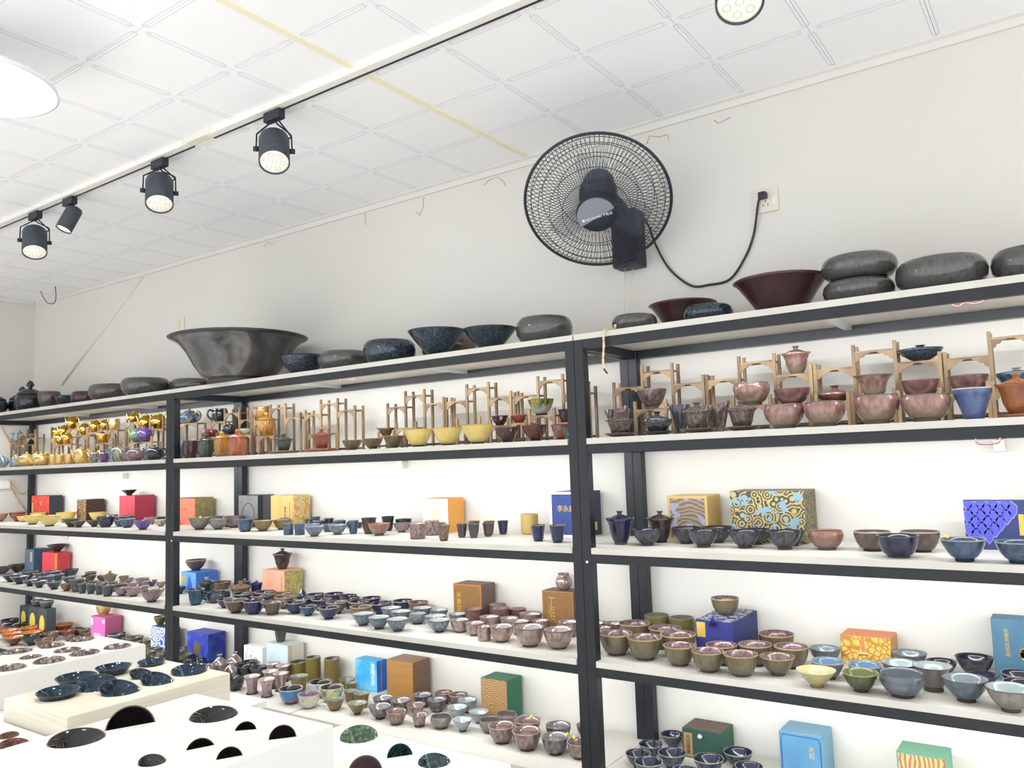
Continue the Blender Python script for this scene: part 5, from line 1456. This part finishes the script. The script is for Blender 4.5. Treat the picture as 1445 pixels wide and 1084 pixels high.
# loose wire below the ceiling near the corner
q = [onY(a, b, 2.6) for a, b in ((57, 411), (62, 421), (68, 428), (76, 428), (79, 420), (78, 410))]; q[0][2] = q[-1][2] = ZC - .001
MB().tube(smooth_path(q), .003, 6).obj('ceiling_wire', mat('violet_wire', (96, 74, 98), .5), None, label='short violet wire loop poking out of the ceiling near the corner', cat='wire')

# ------------------------------------------------------------------ ropes, wires and the power strip
def rope(name, pts, r, m, label, cat='cord'):
    P_ = smooth_path(pts, 6); mb = MB()
    for ph in (0, math.pi):
        st = []
        for k, p in enumerate(P_):
            a = k * .9 + ph; st.append(Vector(p) + Vector((math.cos(a), math.sin(a) * .3, math.sin(a))) * r * .5)
        mb.tube(st, r * .62, 6)
    return mb.obj(name, m, None, label=label, cat=cat)
rope('hanging_cord', [onZ(868, 459, ZB[1] + .005), np.array([onY(858, 462, D - .01)[0], D + .03, ZB[1] + .005]), onY(853, 466, D - .012), onY(852, 490, D - .012), onY(851, 508, D - .012), onY(852, 521, D - .012)], .004, mat('cream_cord', (226, 206, 170), .8), 'cream cord dangling over the front edge of the top shelf')
MB().tube([onY(852, 520.5, D - .012), onY(857, 527, D - .012)], .003, 6).obj('cord_tip', mat('cord_tip', (60, 46, 44), .6), bpy.data.objects['hanging_cord'])
rope('twisted_flex', [onX(2, 603, XL + .012), onX(12, 622, XL + .012), onX(22, 641, XL + .012), onX(27, 652, XL + .012)], .006, m_rope, 'orange twisted flex slanting down the corner wall behind silvery teapots')
rope('twisted_flex', [onX(11, 677, XL + .014), onX(20, 697, XL + .014), onX(28, 710, XL + .014), onX(37, 721, XL + .014)], .006, m_rope, 'orange twisted flex running from the white junction box')
rope('twisted_flex', [onX(12, 679, XL + .03), onX(22, 692, XL + .035), onX(33, 696, XL + .035), onX(43, 688, XL + .04), onX(47, 674, XL + .04)], .005, m_rope, 'orange twisted flex sagging in a loop beneath the second shelf')
MB().box((-.001, -.05, -.03), (.03, .05, .03)).box((.03, -.044, -.024), (.032, .044, .024)).obj('junction_box', m_white, None, bevel=.003, loc=tuple(onX(1, 684, XL)), label='white junction box on the corner wall under the second shelf', cat='junction box')
for pts, s, lab in ((((1343, 429), (1352, 433), (1362, 427), (1375, 429), (1388, 424)), 1, 'red wire loop under the top shelf of the socket-side unit'), (((480, 536), (487, 533), (497, 536), (504, 531)), 1, 'red wire loop under the top shelf of the middle unit'), (((1378, 624), (1390, 627), (1402, 626), (1411, 622)), 2, 'red wire loop under the second shelf of the socket-side unit'), (((88, 757), (92, 760), (97, 758)), 3, 'red wire loop under the third shelf of the corner unit')):
    wp = [onY(a, b, D + .07) for a, b in pts]; up_ = lambda p: np.array([p[0], p[1], ZB[s] - BT + .001])      # both ends fixed to the board above
    MB().tube(smooth_path([up_(wp[0])] + wp + [up_(wp[-1])]), .0022, 6).obj('wire_loop', mat('red_wire', (84, 34, 42), .5), None, label=lab, cat='wire', group='red wire loops under the shelves')

# ------------------------------------------------------------------ tables and foam trays in front
m_foam = mat('foam_white', (233, 232, 228), .75)
m_foamy = mat('foam_cream', (238, 233, 217), .75, c2=(230, 223, 202), scale=4, stretch=(1, 1, 30))
m_cloth = mat('table_white', (238, 238, 234), .6)
ZF = .78
def table(name, x0, x1, y0, y1, zt, label):
    r = empty(name, ((x0 + x1) / 2, (y0 + y1) / 2, 0), label=label, cat='table', group='white display tables'); w, d = (x1 - x0) / 2, (y1 - y0) / 2
    MB().box((-w, -d, zt - .025), (w, d, zt)).obj('tabletop', m_cloth, r, bevel=.003)
    for sx in (-1, 1):
        for sy in (-1, 1): MB().box((sx * (w - .05) - .02, sy * (d - .05) - .02, 0), (sx * (w - .05) + .02, sy * (d - .05) + .02, zt - .024)).obj('leg', m_frame, r)
def tray(name, x0, x1, y0, y1, z0, z1, bowls, m, label, gl, noun, grp):
    """foam slab with hollows cut for its bowls; bowls: (px, py, width px, sink, tilt toward the eye in degrees, heading)"""
    cxm, cym = (x0 + x1) / 2, (y0 + y1) / 2
    o = MB().box((x0 - cxm, y0 - cym, 0), (x1 - cxm, y1 - cym, z1 - z0)).obj(name, m, None, bevel=.006, loc=(cxm, cym, z0), label=label, cat='foam tray', group='foam packing trays on the tables')
    tools = []
    for n_, (bx_, by_, bw, sink, tilt, head, mk) in enumerate(bowls):
        q = onZ(bx_, by_, z1); r = bw / 2 * fwd(q) / FPX; k = KD['bowl' if tilt > 35 else 'cone']; kind = 'bowl' if tilt > 35 else 'cone'
        # rim centre sits `sink` radii below the foam face; the bowl leans toward the eye
        to = Vector((-q[0], -q[1], 0)).normalized(); ax_ = Vector((0, 0, 1)).cross(to); ax_.rotate(Matrix.Rotation(math.radians(head), 3, 'Z'))
        rot = Matrix.Rotation(math.radians(tilt), 4, ax_)
        rimc = Vector((q[0], q[1], z1 - sink * r)); base = rimc - rot @ Vector((0, 0, k['H'] * r))
        b = link('tea_bowl' if kind == 'bowl' else 'conical_bowl', shape_mesh(kind, mk, 'body'), None); b.matrix_world = Matrix.Translation(base) @ rot @ Matrix.Diagonal((r, r, r, 1))
        link('foot_ring', shape_mesh(kind, mk, 'foot'), b)
        VB.append((b, mk, noun, grp, q[0], q[1], label))
        prof = [(0, -.03)] + [(a * 1.035 + .01, z_) for a, z_ in k['foot'][1:] + k['o'][1:]] + [(k['o'][-1][0] * 1.035 + .01, k['H'] + (.03 if tilt > 35 else 1.6)), (0, k['H'] + (.03 if tilt > 35 else 1.6))]
        t = MB().lathe(prof, 26).obj('tool', m, None); t.matrix_world = Matrix.Translation(base) @ rot @ Matrix.Diagonal((r, r, r, 1)); tools.append(t)
    bpy.context.view_layer.update()
    for t in tools:
        md = o.modifiers.new('cut', 'BOOLEAN'); md.object = t; md.operation = 'DIFFERENCE'; md.solver = 'EXACT'
    bpy.context.view_layer.update()
    me = bpy.data.meshes.new_from_object(o.evaluated_get(bpy.context.evaluated_depsgraph_get())); o.modifiers.clear(); o.data = me
    for p_ in me.polygons: p_.use_smooth = False
    for t in tools: bpy.data.objects.remove(t)
    return o
VB = []
F1 = lambda x, y, w: (x / 5.31, 880 + y / 5.31, w / 5.31)
F2 = lambda x, y, w: (200 + x / 5.16, 920 + y / 5.16, w / 5.16)
F3 = lambda x, y, w: (440 + x / 4.516, 960 + y / 4.516, w / 4.516)
def at(p): q = onZ(*p, ZF); return q[0], q[1]
ax1, ay1 = at((206, 909)); ax0, _ = at((145, 896)); _, ay0 = at((0, 961))
bx0, by0 = at((7.5, 984.5)); bx1, _ = at((100, 1011)); _, by1 = at((313, 947))
cx0, cy0 = at((31, 1048.5)); _, cy1 = at((279, 979)); cx1, _ = at((479, 1020))
ZD = .60; dx0 = onZ(478, 1026, ZD)[0] - .01; dx1 = onZ(723, 1077, ZD)[0]; dy1 = onZ(560, 1041, ZD)[1]; dy0 = cy1 + .03
table('display_table', ax0 - .12, bx1 + .03, .55, ay1 + .01, .655, 'white display table holding two foam trays nearest the room corner')
table('display_table', cx0 - .02, cx1 - .004, .30, cy1 - .01, .655, 'white display table under the large foam tray of black bowls')
table('display_table', dx0 - .01, dx1 + .01, dy0 - .01, dy1 + .01, .5, 'low white display table under the foam tray with the green bowl')
tray('foam_tray', ax0, ax1, ay0 - .06, ay1, .655, ZF, [(*F1(130, 210, 200), .0, 4, 0, 'fomb'), (*F1(230, 252, 150), .0, 4, 0, 'fomb'), (*F1(370, 280, 215), .0, 8, 0, 'fomb'), (*F1(390, 168, 175), .0, 4, 0, 'fomb'), (*F1(505, 200, 185), .0, 4, 0, 'fomb'), (*F1(635, 222, 205), .0, 6, 0, 'fomb'), (*F1(615, 120, 175), .0, 5, 0, 'fomb'), (*F1(880, 175, 190), .0, 6, 0, 'fomb'), (*F1(80, 335, 205), .0, 8, 0, 'fomb')], m_foam, 'white foam tray of brown silver bowls nearest the room corner', None, 'conical bowl', 'bowls in the corner foam tray')
tray('foam_tray', bx0, bx1, by0 - .005, by1, .655, ZF, [(*F1(435, 550, 300), -.3, 3, 0, 'foam'), (*F1(570, 440, 285), -.3, 2, 0, 'foam'), (*F1(850, 375, 255), -.42, 0, 0, 'foam'), (*F1(722, 478, 280), -.2, 16, 0, 'foam'), (*F1(895, 508, 290), -.1, 22, 40, 'foam'), (*F1(1062, 400, 175), -.2, 24, 40, 'foam'), (*F2(70, 92, 190), -.25, 4, 0, 'foam'), (*F2(110, 218, 230), -.1, 24, 40, 'foam'), (*F2(345, 147, 250), -.15, 8, 0, 'foam')], m_foamy, 'cream layered foam tray piled with dark blue bowls', None, 'conical bowl', 'dark blue bowls in the cream foam tray')
tray('foam_tray', cx0, cx1, .42, cy1, .655, ZF, [(*F1(575, 865, 385), .02, 10, 10, 'fomd'), (*F1(980, 772, 348), .14, 68, 6, 'fomd'), (*F2(525, 463, 330), .02, 10, 5, 'fomd'), (*F2(755, 572, 158), .22, 66, -10, 'fomd'), (*F2(1025, 630, 196), .05, 66, 0, 'fomd'), (*F2(430, 702, 212), .34, 66, 10, 'fomd'), (*F2(640, 772, 190), .2, 68, 6, 'fomd'), (*F2(75, 800, 190), .05, 22, 20, 'fomd')], m_foam, 'large white foam tray of black and olive bowls on the middle table', None, 'bowl', 'black bowls in the large foam tray')
tray('foam_tray', dx0, dx1, dy0, dy1, .5, ZD, [(*F3(300, 360, 235), -.02, 18, 0, 'fomg'), (*F3(562, 486, 165), .05, 62, 10, 'fomt'), (*F3(780, 520, 205), .05, 16, 15, 'fomt'), (*F3(340, 590, 220), .05, 62, 0, 'fomm')], m_foam, 'white foam tray with a green spotted bowl and dark teal bowls', None, 'bowl', 'bowls in the green bowl tray')
ez = .715
def atz(p, z): q = onZ(*p, z); return q[0], q[1]
ex1 = bx1 + .005
tray('foam_tray', atz((-60, 1040), ez)[0] - .1, cx0 - .03, .75, by0 - .02, .655, ez, [(12, 1039, 26, -.05, 10, 0, 'fomo'), (20, 1052, 38, -.1, 12, 30, 'fomo'), (20, 1068, 28, -.1, 6, 0, 'fomo')], m_foam, 'low white foam tray of rust and black spotted bowls', None, 'bowl', 'rust spotted bowls in the low foam tray')
bs = {}
for b, mk, noun, grp, X_, Y_, tl in VB: bs.setdefault((mk, tl), []).append((X_, b, grp))
for (mk, tl), L in bs.items():
    L.sort(key=lambda t: t[0]); short = {'fomb': 'in the corner foam tray', 'foam': 'in the cream foam tray', 'fomd': 'in the large white foam tray', 'fomg': 'in white foam tray', 'fomt': 'in white foam tray', 'fomm': 'in white foam tray', 'fomo': 'in the low foam tray'}[mk]
    for k, (_, b, grp) in enumerate(L):
        tag(b, '%s bowl lying %s' % (GL[mk]['desc'], short) + (', %s from room corner' % ORD[k] if len(L) > 1 else ''), 'bowl', grp if len(L) > 1 else None)
